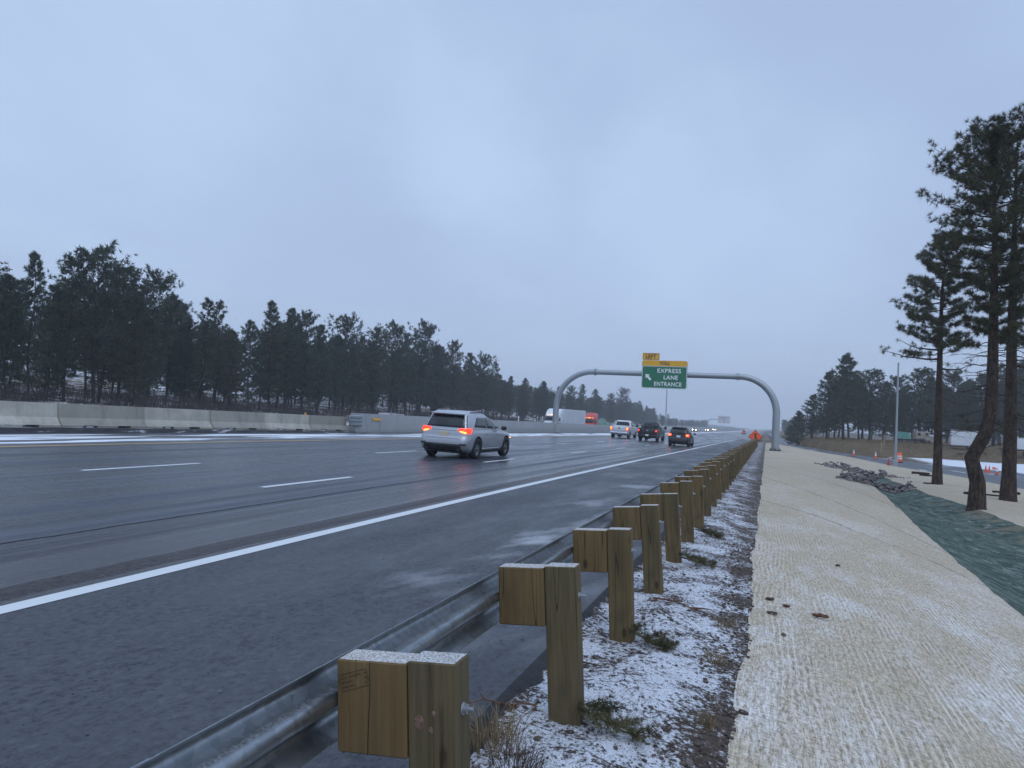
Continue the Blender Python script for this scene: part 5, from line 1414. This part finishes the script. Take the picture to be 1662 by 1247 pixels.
# ---- lorries on the far carriageway, facing the camera
def tractor(loc, rz, col, label, name='truck_tractor'):
    e = empty(name, loc, rz, label, 'truck'); pm = paint('tractor_paint', col, .1, .4)
    cab = Shell([1.0, 1.5, 2.1, 2.9, 3.4, 3.75, 3.85], [1.16, 1.19, 1.19, 1.17, 1.13, 1.05, .92], [-1.5]*6 + [-1.4], [1.15, 1.12, 1.0, .70, .25, -.35, -.6], .10, .42, (0, .04))
    b = MB(); cab.mesh(b, 16, dome=.04)
    hood = Shell([.75, 1.0, 1.4, 1.75, 1.9], [1.02, 1.08, 1.04, .92, .78], [.9]*5, [3.0, 3.05, 2.95, 2.75, 2.5], .1, .34, (0, .12), top=([.9, 3.0], [.12, -.14]))
    h2 = MB(); hood.mesh(h2, 10, dome=.04); h2 = cut(h2, arches((2.1,), .52, 1.15, .34), 'hood'); b.add(h2.v, h2.f, 0, True)
    bo = b.build('cab', pm, e); smooth_edges(bo)
    panel(cab.front, [(-1.02, 2.05), (1.02, 2.05), (.98, 2.72), (-.98, 2.72)], .02, GLASS, 'windscreen', e, 12, 5)
    panel(hood.front, [(-.48, .95), (.48, .95), (.42, 1.62), (-.42, 1.62)], .02, DARKMET, 'grille', e, 8, 4)
    for sg in (-1, 1):
        fr = lambda a, z, ee, sg=sg: hood.front(a*sg, z, ee)
        panel(fr, [(.58, 1.05), (.92, 1.05), (.90, 1.30), (.58, 1.30)], .02, HEAD, 'headlamp', e, 6, 3)
        m = MB(); m.bbox((sg*1.48, .75, 2.25), (.12, .22, .75), .04); m.tube([(sg*1.15, .8, 2.5), (sg*1.48, .75, 2.5)], .03, 6); m.build('mirror', pm if sg else pm, e)
        sd = lambda a, z, ee, sg=sg: cab.side(a, z, sg, ee)
        panel(sd, [(-.1, 2.05), (.78, 2.05), (.6, 2.65), (-.1, 2.65)], .012, GLASS, 'side_window', e, 6, 4)
        tk = MB(); tk.tube([(sg*.95, -.9, .75), (sg*.95, .6, .75)], [.33, .33], 14); tk.build('fuel_tank', CHROME, e)
        wheel(e, sg*1.0, 2.1, .51, .30)
        for y in (-2.2, -3.5): wheel(e, sg*.95, y, .51, .55)
    lm = MB()
    for x in (-.62, -.2, .0, .2, .62): lm.bbox((x, cab.front(x, 2.95).y + .03, 2.95), (.16 if abs(x) < .3 else .13, .07, .07), .015)
    lm.build('roof_lamps', AMBER, e)
    bm_ = MB(); bm_.bbox((0, 3.0, .62), (2.3, .30, .42), .08); bm_.build('bumper', pm, e)
    ch = MB(); ch.bbox((0, -1.6, .85), (.9, 5.2, .28), .03); ch.build('chassis', DARKMET, e)
    return e
def van_trailer(loc, rz, L, H, col, label, ribs=True):
    e = empty('box_trailer', loc, rz, label, 'trailer'); pm = simple('trailer_skin', col, .45, .1, var=.06, scale=.6, dirt=.3)
    b = MB(); b.bbox((0, -L/2, 1.15 + (H-1.15)/2), (2.59, L, H-1.15), .05)
    if ribs:
        for i in range(int(L/1.2)): b.box((0, -.6 - 1.2*i, 1.15 + (H-1.15)/2), (2.62, .04, H-1.3))
    b.build('box', pm, e)
    c = MB(); c.bbox((0, -L/2, 1.02), (1.1, L*.96, .22), .02); c.bbox((.8, -3.2, .6), (.12, .12, .9), .01); c.bbox((-.8, -3.2, .6), (.12, .12, .9), .01); c.build('chassis', DARKMET, e)
    for sg in (-1, 1):
        for y in (-L+1.4, -L+2.7): wheel(e, sg*.98, y, .51, .5)
    return e
X_ = -31.0
Ya = at_xrow(889, X_)[0] + 3.1
tractor((X_, Ya, onc_z(X_, Ya)), PI, (.74, .76, .79), 'white lorry cab with tall roof fairing behind the grey wall, beside the arch foot')
van_trailer((X_, Ya + 1.9, onc_z(X_, Ya+8)), PI, 14.6, 3.95, (.66, .69, .74), 'long pale grey box trailer behind the white lorry cab, crossed by the arch leg')
Yr_ = at_xrow(952, X_)[0] + 3.1
tractor((X_, Yr_, onc_z(X_, Yr_)), PI, (.52, .035, .028), 'red lorry cab with lit amber roof lamps above the grey wall')
# its load: a low trailer under green sheeting
tb = empty('flatbed_trailer', (X_, Yr_ + 2.0, onc_z(X_, Yr_+8)), PI, 'low trailer with lumpy green sheeted load behind the red lorry cab', 'trailer')
d = MB(); d.bbox((0, -7, 1.1), (2.5, 13.5, .25), .03); d.build('deck', DARKMET, tb)
for sg in (-1, 1):
    for y in (-11.2, -12.5): wheel(tb, sg*.95, y, .5, .5)
tp = MB(); rr_ = random.Random(4); n_, m_ = 27, 9; vs = []
for i in range(n_+1):
    for j in range(m_+1):
        y = -.6 - 12.4*i/n_; x = -1.2 + 2.4*j/m_; en = math.sin(PI*i/n_)**.3*math.sin(PI*j/m_)**.45
        vs.append((x, y, 1.22 + en*(1.35 + .35*math.sin(y*1.4) + rr_.uniform(-.12, .12))))
tp.add(vs, [(i*(m_+1)+j, i*(m_+1)+j+1, (i+1)*(m_+1)+j+1, (i+1)*(m_+1)+j) for i in range(n_) for j in range(m_)], 0, True)
tp.build('sheeting', simple('green_sheet', (.10, .19, .15), .6, var=.3, scale=3), tb)
# ------------------------------------------------------------------ roadside things
def zone_z(X, Y):
    if X < -1.55: return road_z(X, Y)
    if Y > 141: return ground_z(X, Y)
    b1_, b2, b3, b4, b5 = b1(Y), interp(Y, *B2), interp(Y, *B3), interp(Y, *B4), interp(Y, *B5)
    if X < b1_: return vz(X, Y, min(.999, max(.001, (X+1.55)/(b1_+1.55))))
    if X < b2: return blz(X, Y, (X-b1_)/(b2-b1_))
    if X < b3: return gz(X, Y, (X-b2)/(b3-b2))
    if X < b4: return wz(X, Y, (X-b3)/(b4-b3))
    if X < b5: return zD(Y)
    return ground_z(X, Y)
def ground_at(px, py, lo=1.5, hi=260.0):
    r = ray(px, py); a, n = lo, 400; prev = lo
    for i in range(n+1):
        D = lo*(hi/lo)**(i/n); P = EYE + r*D
        if P.z < zone_z(P.x, P.y):
            a, b = prev, D
            for _ in range(30):
                m_ = (a+b)/2; P = EYE + r*m_
                if P.z < zone_z(P.x, P.y): b = m_
                else: a = m_
            return Vector((P.x, P.y, zone_z(P.x, P.y)))
        prev = D
    return EYE + r*hi

# --- rocks
def m_rock(name, a, b):
    g = NT(name); p = g.obj(); r = g.rnd(); n = g.noise(p, 7.0, 5, .65)
    c = g.mix(g.ss(n, .3, .7), a, b); c = g.mix(g.mul(r, .5), c, tuple(k*.55 for k in a))
    c = g.mix(g.mul(g.ss(r, .78, .86), .5), c, (.30, .26, .25))
    nx, ny, nz = g.sep(g.nrm()); c = g.mix(g.mul(g.mul(g.ss(nz, .6, .95), g.ss(n, .55, .66)), .5), c, (.7, .73, .78))
    return g.out(c, .85, 0, g.bump(n, .6, .03), .3)
ROCK = m_rock('reddish_rock', (.11, .092, .092), (.33, .29, .285)); STONE = m_rock('brown_stone', (.05, .035, .028), (.15, .11, .09))
def rock_mesh(seed, flat=.75, jag=.22):
    rd = random.Random(seed); bm = bmesh.new(); bmesh.ops.create_icosphere(bm, subdivisions=2, radius=.5)
    ax = [Vector((rd.gauss(0, 1), rd.gauss(0, 1), rd.gauss(0, 1))).normalized() for _ in range(11)]; dd = [rd.uniform(.20, .40) for _ in ax]
    for v in bm.verts:
        for a, d in zip(ax, dd):
            k = v.co.dot(a)
            if k > d: v.co -= a*(k-d)
        pass
        v.co.z *= flat
    me = bpy.data.meshes.new('rock'); bm.to_mesh(me); bm.free(); return me
RM = [rock_mesh(s) for s in range(6)]
for m_ in RM: m_.materials.append(ROCK)
SM = [rock_mesh(20+s, .7) for s in range(4)]
for m_ in SM: m_.materials.append(STONE)
rk = random.Random(21)
def put_rock(P, s, label, group, ms=RM, name='rock'):
    o = bpy.data.objects.new(name, rk.choice(ms)); C.objects.link(o)
    o.location = P; o.scale = (s*rk.uniform(.8, 1.35), s*rk.uniform(.8, 1.2), s*rk.uniform(.7, 1.1))
    o.rotation_euler = (rk.uniform(-.5, .5), rk.uniform(-.5, .5), rk.uniform(0, 6.28))
    return tag(o, label, 'rock', group)
def dam(p0, p1, n, wid, hgt, label, group, s0=.36):
    a, b = Vector(p0), Vector(p1); d = (b-a); side = Vector((-d.y, d.x, 0)).normalized()
    for i in range(n):
        t = rk.random(); u = rk.gauss(0, .42); u = max(-1, min(1, u))
        q = a + d*t + side*u*wid*(.45+.55*math.sin(PI*min(1, t*1.0+.02)))
        h = hgt*(1-u*u)*rk.uniform(.15, 1)
        q.z = zone_z(q.x, q.y) + h*.8 + .03
        put_rock(q, s0*rk.uniform(.6, 1.25), label, group)
g0, g1 = ground_at(1362, 776), ground_at(1480, 793)
h0, h1 = ground_at(1352, 757), ground_at(1438, 775)
dam(g0, g1, 150, 1.25, .42, 'broken brown rock in the nearer rock bar across the green ditch', 'rocks of the nearer bar', .22)
dam(h0, h1, 135, 1.7, .42, 'broken brown rock in the farther rock bar across the green ditch', 'rocks of the farther bar', .25)
for px, py, s, lab in ((1203, 989, .085, 'brown stone alone at the edge of the straw blanket, near the dead twigs'), (1184, 1157, .115, 'largest dark stone half buried at the blanket edge'), (1204, 1158, .08, 'dark stone leaning against the largest one at the blanket edge'),
                       (1083, 1186, .075, 'round brown stone right of the second post foot'), (1069, 1196, .05, 'small flat stone beside the round brown one'), (1193, 1095, .05, 'dark round stone in the snow by the blanket edge'),
                       (1215, 1068, .045, 'small dark stone on the very edge of the straw'), (1145, 1104, .04, 'small grey stone alone in the snow strip'), (1140, 1222, .06, 'brown stone low in the corner of the snow strip'),
                       (1120, 1240, .07, 'dark stone cut by the bottom of the photo'), (1188, 930, .05, 'stone on the verge ahead of the dead twigs')):
    P = ground_at(px, py); put_rock(P + Vector((0, 0, s*.15)), s, lab, 'stones along the blanket edge', SM, 'stone')
# pebbles and grit nobody could count
ico = bmesh.new(); bmesh.ops.create_icosphere(ico, subdivisions=1, radius=.5); ico.verts.ensure_lookup_table()
IV = np.array([tuple(v.co) for v in ico.verts]); IF = np.array([[v.index for v in f.verts] for f in ico.faces]); ico.free()
def pebbles(name, P, S, mat, label, seed=3):
    rg = np.random.default_rng(seed); P = np.array(P); n = len(P); S = np.array(S).reshape(-1, 1, 1)
    V = IV[None]*S*np.array([1, .85, .6])*(0.75+.5*rg.random((n, 1, 3)))*(0.85+.3*rg.random((n, len(IV), 1)))
    a = rg.random(n)*6.28; c, s = np.cos(a), np.sin(a); X = V[:, :, 0]*c[:, None]-V[:, :, 1]*s[:, None]; Y = V[:, :, 0]*s[:, None]+V[:, :, 1]*c[:, None]
    V = np.stack([X, Y, V[:, :, 2]], 2) + P[:, None, :]
    T = V[:, IF].reshape(-1, 3); o = link_mesh(name, tri_mesh(name, T), mat); o['kind'] = 'stuff'; o['label'] = label; return o
GRAV = simple('gravel_stone', (.085, .066, .056), .85, var=.55, scale=35)
P = []; S = []
while len(P) < 5200:
    X = rk.uniform(-1.5, .02); Y = .8 + 13.0*rk.random()**1.6
    t = (X+1.5)/1.5
    if X > b1(Y) + .015: continue
    if rk.random() > .32 + .68*sstep(.60, .92, t) + .25*sstep(.12, .0, t): continue
    s = (.006 + .012*rk.random()**2)*(1 + 1.6*(rk.random() < .12))
    if t > .70 and rk.random() < .22: s = rk.uniform(.018, .052)
    z = vz(X, Y, min(.999, max(.001, (X+1.55)/(b1(Y)+1.55)))) if X < b1(Y) else blz(X, Y, .001)
    P.append((X, Y, z + s*.1)); S.append(s)
pebbles('gravel', P, S, GRAV, 'loose gravel scattered over the snowy verge')
P = []; S = []
while len(P) < 150:
    X = -rk.uniform(1.75, 4.6); Y = rk.uniform(1.8, 11)
    if fbm(X, Y, .8) < -.1 and rk.random() < .7: continue
    s = .007 + .016*rk.random()**2; P.append((X, Y, road_z(X, Y) + s*.2)); S.append(s)
pebbles('road_grit', P, S, simple('grit', (.11, .11, .11), .7, var=.8, scale=9), 'scattered grit on the asphalt shoulder', 9)

P = []; S = []
for (a_, b_, w_) in ((g0, g1, 1.0), (h0, h1, 1.3)):
    d_ = b_ - a_; sd_ = Vector((-d_.y, d_.x, 0)).normalized()
    for _ in range(330):
        q = a_ + d_*rk.uniform(-.04, 1.04) + sd_*max(-1.2, min(1.2, rk.gauss(0, .5)))*w_; P.append((q.x, q.y, zone_z(q.x, q.y) + .05)); S.append(rk.uniform(.06, .17))
pebbles('rubble', P, S, simple('rubble_stone', (.20, .17, .165), .85, var=.6, scale=2.5), 'small broken stone strewn among and around the two rock bars', 13)

# --- plants and litter at the post feet
M_BOUGH = m_needles('cut_bough', (.07, .072, .038), (.22, .20, .10), (.26, .19, .09))
M_STRAW = simple('dead_stalks', (.25, .185, .10), .85, var=.45, scale=9); M_RED = simple('rusty_twigs', (.13, .060, .034), .85, var=.4, scale=14); M_STICK = simple('dead_wood', (.085, .060, .045), .9, var=.35, scale=12)
def bough(px, py, L, ang, label, seed):
    P = ground_at(px, py); e = empty('pine_bough', P, ang, label, 'pine branch', 'cut pine boughs at the post feet'); rg = np.random.default_rng(seed); rd = random.Random(seed)
    st = MB(); st.tube([(0, 0, .09), (L*.35, .01, .06), (L*.7, -.02, .03), (L, 0, .015)], [.010, .008, .006, .003], 6)
    cen, dr = [], []
    for i in range(60):
        t = rd.random(); sd = rd.choice((-1, 1)); l = .16*(1-.5*t)*rd.uniform(.3, 1)
        a = Vector((L*t, 0, .09*(1-t)+.02)); b = a + Vector((l*.8, sd*l, rd.uniform(-.02, .04))); st.tube([a, b], [.003, .0015], 3)
        for q in (a.lerp(b, .6), b): cen.append(q); dr.append(Vector((.8, sd*.6, rd.uniform(.0, .5))).normalized())
    st.build('stem', M_STICK, e)
    me = tri_mesh('needles', tufts(np.array([tuple(c) for c in cen]), np.array([tuple(d) for d in dr]), 26, .060, .0035, rg, .7)); link_mesh('needles', me, M_BOUGH, e)
bough(934, 1172, .42, rad(-12), 'green pine bough lying at the foot of the second post', 1)
bough(1018, 1040, .36, rad(-18), 'green pine bough lying at the foot of the third post', 2)
bough(1098, 913, .45, rad(-10), 'green pine bough lying at the foot of the fifth post', 3)
bough(1128, 868, .40, rad(-14), 'darker pine bough far along at the sixth post foot', 4)
def stalks(px, py, n, h, spread, mat, label, seed, flat=.6, name='dry_grass_tuft', w=.0022):
    P = ground_at(px, py); rd = random.Random(seed); mb = MB()
    for i in range(n):
        a = rd.uniform(0, 6.28); r = spread*rd.random()**.6; o = Vector((r*math.cos(a), r*math.sin(a), 0)); o.z = zone_z(P.x+o.x, P.y+o.y) - P.z
        d = Vector((math.cos(a + rd.uniform(-1, 1)), math.sin(a + rd.uniform(-1, 1)), 0)); hh = h*rd.uniform(.35, 1); ben = rd.uniform(.2, 1)*flat
        pts = [o, o + Vector((0, 0, hh*.5)) + d*hh*.25*ben, o + Vector((0, 0, hh*(1-.35*ben))) + d*hh*.7*ben, o + Vector((0, 0, hh*(.95-.8*ben))) + d*hh*1.15*ben]
        mb.tube(pts, [w, w*.9, w*.6, w*.2], 3, cap=False)
    o = mb.build(name, mat); o.location = P; tag(o, label, 'dry grass', 'dry tufts along the verge'); return o
stalks(800, 1215, 150, .26, .16, M_STRAW, 'largest tangle of dry straw at the foot of the nearest post', 1, .95)
stalks(842, 1247, 90, .16, .14, M_STICK, 'dark matted tuft low beside the nearest post', 2, 1.0)
stalks(1148, 1180, 40, .12, .05, M_STRAW, 'small upright tan tuft near the largest stone', 3, .6)
stalks(1160, 1075, 60, .10, .10, M_STRAW, 'flattened tan tuft among pebbles by the blanket edge', 4, 1.0)
stalks(920, 1075, 26, .16, .06, M_STRAW, 'thin dry stalks in the snow behind the second post', 5, .8)
stalks(1175, 1018, 36, .12, .10, M_STRAW, 'dry tuft beside the lone brown stone', 6, 1.0)
def sticks(px, py, paths, r, mat, label, cat='twig', name='dead_branch', group=None):
    P = ground_at(px, py); mb = MB()
    for pts in paths:
        q = []
        for x, y, z in pts: q.append(Vector((x, y, zone_z(P.x+x, P.y+y) - P.z + z)))
        mb.tube(q, [r*(1-.7*i/max(1, len(q)-1)) for i in range(len(q))], 6)
    o = mb.build(name, mat); o.location = P; return tag(o, label, cat, group)
sticks(1105, 985, [[(-.30, .16, .02), (-.1, .05, .03), (.1, 0, .02), (.34, -.08, .02)], [(-.05, .03, .03), (-.12, .16, .05), (-.13, .28, .02)], [(.1, 0, .02), (.22, .08, .03), (.3, .2, .02)], [(-.25, .1, .02), (-.36, .02, .02)]], .011, M_RED, 'forked rusty dead branch in the snow right of the fourth post')
ring = [(.11*math.cos(a), .05 + .055*math.sin(a), .03 + .02*math.sin(2*a)) for a in [i*.5 for i in range(12)]]
sticks(838, 1160, [ring, [(-.1, .04, .03), (-.2, -.03, .03), (-.27, -.12, .02)], [(-.2, -.03, .03), (-.26, .02, .05)]], .007, M_RED, 'curled ring of rusty twig left of the second post foot')
sticks(1150, 1003, [[(-.2, .0, .02), (0, -.03, .02), (.2, -.04, .02)], [(-.05, -.02, .02), (.05, .06, .03)]], .006, M_STICK, 'thin dark twig beside the forked rusty branch')
sticks(955, 1080, [[(-.06, .0, .015), (.05, .0, .015), (.10, 0, .012)]], .008, M_STICK, 'short straight stick right behind the second post')
def scrap(px, py, L, ang, label, mat=M_STICK, h=.02):
    P = ground_at(px, py); mb = MB(); rd = random.Random(int(px)); n = 7
    for j in range(3):
        q = [(L*(i/n-.5) + rd.uniform(-.01, .01), .012*j + rd.uniform(-.012, .012), h*.5 + rd.uniform(0, h)) for i in range(n+1)]
        mb.tube(q, [.004 + h*.35*math.sin(PI*(i+.3)/(n+.6)) for i in range(n+1)], 6)
    o = mb.build('bark_scrap', mat); o.location = P; o.rotation_euler = (0, 0, ang); return tag(o, label, 'bark', 'litter on the straw blanket')
scrap(1250, 975, .09, .3, 'small dark bark scrap, uppermost of the litter on the blanket'); scrap(1275, 986, .08, -.4, 'red brown bark scrap between two others on the blanket', M_RED)
scrap(1331, 1005, .16, .1, 'largest brown bark scrap on the straw blanket', M_RED, .035); scrap(1252, 998, .12, -.5, 'thin dark bark sliver left of the largest scrap'); scrap(1273, 1033, .05, .8, 'tiny tan scrap lowest on the blanket', M_STRAW)
scrap(1360, 920, .07, .2, 'lone scrap far up the straw blanket')
def log(px, py, L, r, ang, label, lie=True):
    P = ground_at(px, py); mb = MB(); mb.tube([(-L/2, 0, r*.8), (-L*.1, .02, r*.85), (L/2, 0, r*.7)], [r, r*.95, r*.8], 9)
    mb.tube([(L*.1, 0, r), (L*.25, .1, r*1.6)], [r*.4, r*.25], 6); o = mb.build('log', M_BARKD); o.location = P; o.rotation_euler = (0, 0, ang); return tag(o, label, 'log', 'cut logs under the tall pines')
log(1494, 770, 1.1, .09, -.25, 'short log left of the slim straight pine'); log(1503, 773, .8, .06, .2, 'second short piece beside the log left of the slim pine')
log(1606, 805, .8, .045, -.1, 'thin stick like log right of the crooked pine foot'); log(1574, 803, .5, .07, .3, 'stub of wood left of the crooked pine foot'); log(1622, 800, .6, .05, 0, 'thin piece left of the right hand pine foot'); log(1652, 803, .2, .07, 0, 'dark lump right of the right hand pine foot')
log(1512, 786, .8, .04, 0, 'little twig pile at the slim pine foot')

# --- cones, barrel, stake
CORG = simple('cone_orange', (.90, .10, .015), .5, var=.1, scale=6, dirt=.3); CRED = simple('cone_red', (.42, .03, .022), .55, var=.1); CWHT = simple('cone_white', (.82, .84, .86), .4)
def cone(px, py, h, label, mat=CORG, collar=True):
    P = ground_at(px, py); e = empty('traffic_cone', P, 0, label, 'traffic cone', 'traffic cones along the side road')
    b = MB(); b.bbox((0, 0, .02), (.36*h/.75, .36*h/.75, .04), .008); b.build('base', BLACK if collar else mat, e)
    k = h; c = MB(); c.lathe([(.145*k/.75, .04), (.13*k/.75, .10), (.028*k/.75, h-.02), (.02, h), (0, h)], n=16); cb = c.build('cone_body', mat, e)
    if collar:
        for z0, z1 in ((.46, .68), (.74, .97)):
            rz = lambda z: .13*k/.75 + (.028 - .13)*k/.75*(z*h - .10)/(h - .12) + .007
            r0 = rz(z0); r1 = rz(z1); q = MB(); q.lathe([(r0, z0*h), (r1, z1*h)], n=16); q.build('collar', CWHT, cb)
cone(1385.5, 741, .80, 'white topped cone farthest left beyond the rock bars'); cone(1421, 745.5, .80, 'white topped cone second from left along the side road'); cone(1442, 755.5, .68, 'dark red cone just left of the grey pole', CRED, False)
for px, py, lab, c_ in ((1600, 766.5, 'orange cone in front of the white cargo trailer, left of a pair', False), (1605.5, 767.5, 'orange cone right of a pair, left of the right hand pine', False), (1618, 771, 'nearest orange cone beside the right hand pine', True), (1589, 760, 'cone peeping out behind the crooked pine', False)):
    cone(px, py, .62, lab, CORG, c_)
lc = MB(); lc.tube([(0, 0, .13), (.5, 0, .05)], [.13, .03], 12); o = lc.build('fallen_cone', CORG); o.location = ground_at(1611, 762); tag(o, 'orange cone lying on its side behind the pair', 'traffic cone')
P = ground_at(1459.5, 751); e = empty('traffic_barrel', P, 0, 'orange and white striped traffic barrel right behind the grey pole', 'traffic barrel')
b = MB(); b.lathe([(.36, 0), (.36, .09), (.30, .10)], n=20); b.build('base', BLACK, e)
b = MB(); b.lathe([(.295, .09), (.285, .32), (.27, .33), (.265, .54), (.25, .55), (.245, .76), (.225, .77), (.22, .96), (.12, 1.0), (0, 1.0)], n=20); bb = b.build('drum', CORG, e)
for z0, r0 in ((.36, .276), (.58, .258)): q = MB(); q.lathe([(r0+.004, z0), (r0-.004, z0+.14)], n=20); q.build('stripe', CWHT, bb)
b = MB(); b.tube([(-.09, 0, 1.0), (-.08, 0, 1.07), (.08, 0, 1.07), (.09, 0, 1.0)], .018, 6); b.build('handle', CORG, e)
P = at(1434.5, 734, 104); mb = MB(); mb.bbox((0, 0, .9), (.28, .28, 2.2), .03); o = mb.build('timber_post', simple('weathered_timber', (.23, .175, .12), .85, var=.3)); o.location = (P.x, P.y, ground_z(P.x, P.y)); tag(o, 'lone timber post standing in dry grass before the dark wood', 'post')
P = at(1430, 740, 96); mb = MB(); mb.bbox((0, 0, .6), (.06, .03, 1.4), .005); o = mb.build('survey_lath', simple('pale_lath', (.45, .36, .24), .8)); o.location = (P.x, P.y, zone_z(P.x, P.y)); tag(o, 'thin pale survey lath in the grass by the second cone', 'stake')

# --- parked works vehicles
def box_van(px, py, D, L, Wd, Hh, lift, yaw, mat, label, name, cat, kind):
    P = at(px, py, D); z = ground_z(P.x, P.y); e = empty(name, (P.x, P.y, z), yaw, label, cat)
    b = MB(); b.bbox((0, 0, lift + Hh/2), (L, Wd, Hh), .07, seg=2); bo = b.build('box', mat, e)
    c = MB(); c.bbox((0, 0, lift-.10), (L*1.0, Wd*.5, .18), .02); c.bbox((-L/2-.6, 0, lift-.14), (1.3, .12, .12), .01); c.tube([(-L/2-.9, 0, 0), (-L/2-.9, 0, lift)], .05, 8); c.build('chassis', DARKMET, e)
    f = MB()
    for z0 in (lift + .02, lift + Hh - .05): f.box((0, -Wd/2-.012, z0), (L*.98, .02, .07)); 
    for x in (-L/2 + .02, L/2 - .02): f.box((x, -Wd/2-.011, lift + Hh/2), (.06, .018, Hh-.14))
    f.build('trim', ALU, e)
    if kind == 'door':
        d = MB(); d.bbox((L*.1, -Wd/2-.02, lift + Hh*.47), (.85, .03, Hh*.86), .01); dd = d.build('door', mat, e); hh = MB(); hh.box((L*.1+.36, -Wd/2-.05, lift + Hh*.45), (.05, .04, .16)); hh.build('handle', DARKMET, dd)
    if kind == 'vents':
        for x in (-.28, .28): w = MB(); w.bbox((x*L, -Wd/2-.02, lift + Hh*.70), (L*.2, .04, Hh*.25), .01); w.build('window', GLASS, e)
        w = MB(); w.bbox((0, -Wd/2-.02, lift + Hh*.22), (L*.5, .03, Hh*.18), .01); w.build('vent', simple('tan_vent', (.24, .21, .17), .6), e)
    if kind == 'sticker':
        w = MB(); w.bbox((L*.06, -Wd/2-.012, lift + Hh*.62), (.6, .02, .3), .005); w.build('window', DARKMET, e)
    r = .34 if lift < .9 else .5
    for x in (L*.02, L*.02 + 2.3*r) if kind != 'vents' else (-L*.3, L*.3):
        for sg in (-1, 1): wheel(e, .001, 0, r, .24)
    ws = [k for k in kids(e) if k.name.startswith('wheel')]
    xs = [(L*.02, 1), (L*.02, -1), (L*.02+2.3*r, 1), (L*.02+2.3*r, -1)] if kind != 'vents' else [(-L*.3, 1), (-L*.3, -1), (L*.3, 1), (L*.3, -1)]
    for w, (x, s) in zip(ws, xs): w.location = (x, s*(Wd/2-.12), r); w.rotation_euler = (0, 0, -s*PI/2)
    return e
WT = simple('white_trailer_skin', (.70, .73, .77), .45, var=.05, scale=.8, dirt=.3); TAN = simple('tan_paint', (.36, .325, .26), .6, var=.1, dirt=.3)
box_van(1571, 745, 112, 4.6, 2.3, 2.25, .55, rad(-8), WT, 'white cargo trailer partly hidden by the crooked pine', 'cargo_trailer', 'trailer', 'door')
box_van(1668, 745, 104, 4.2, 2.4, 1.55, 1.15, rad(-6), WT, 'white box on a high dark chassis cut by the right edge', 'box_trailer', 'trailer', 'sticker')
box_van(1494, 742, 124, 2.0, 2.2, 1.35, .62, rad(4), TAN, 'square tan machine box with two dark windows, left of the slim pine', 'generator_trailer', 'trailer', 'vents')
# teal sheeted trailer
P = at(1464, 738, 122); e = empty('covered_trailer', (P.x, P.y, ground_z(P.x, P.y)), rad(6), 'teal sheeted low trailer seen right of the grey pole', 'trailer')
b = MB(); b.prism([(-.9, .75), (.9, .75), (.95, 1.15), (.7, 1.75), (-.6, 1.85), (-.95, 1.2)], (0, -.9, 0), (1, 0, 0), (0, 0, 1), (0, 1, 0), 1.8); b.build('sheeting', simple('teal_sheet', (.10, .30, .25), .55, var=.2, scale=2), e)
c = MB(); c.bbox((0, 0, .62), (2.1, 1.5, .2), .03); c.bbox((1.9, 0, .72), (2.6, .9, .34), .05); c.build('chassis', DARKMET, e)
for x in (-.5, .5): wheel(e, x, -.85, .3, .2)
ws = [k for k in kids(e) if k.name.startswith('wheel')]
for w in ws: w.rotation_euler = (0, 0, PI/2*-1); 

# --- far wooded hill
vs = []; fs = []; n_, m_ = 60, 8
for i in range(n_+1):
    X = -620 + 560*i/n_
    for j in range(m_+1):
        t = j/m_; Y = 760 + 260*t
        h = 52*math.exp(-((X+330)/150)**2)
        vs.append((X, Y, -14 + (h*math.sin(PI*t*.5)**.8) + 2.5*fbm(X, Y, .03) + 1.5*abs(fbm(X, Y, .12))))
fs = [(i*(m_+1)+j, (i+1)*(m_+1)+j, (i+1)*(m_+1)+j+1, i*(m_+1)+j+1) for i in range(n_) for j in range(m_)]
me = bpy.data.meshes.new('hill'); me.from_pydata(vs, [], fs); me.update(); link_mesh('hill', me, simple('far_wood', (.05, .065, .055), .9, var=.5, scale=.12))['kind'] = 'structure'
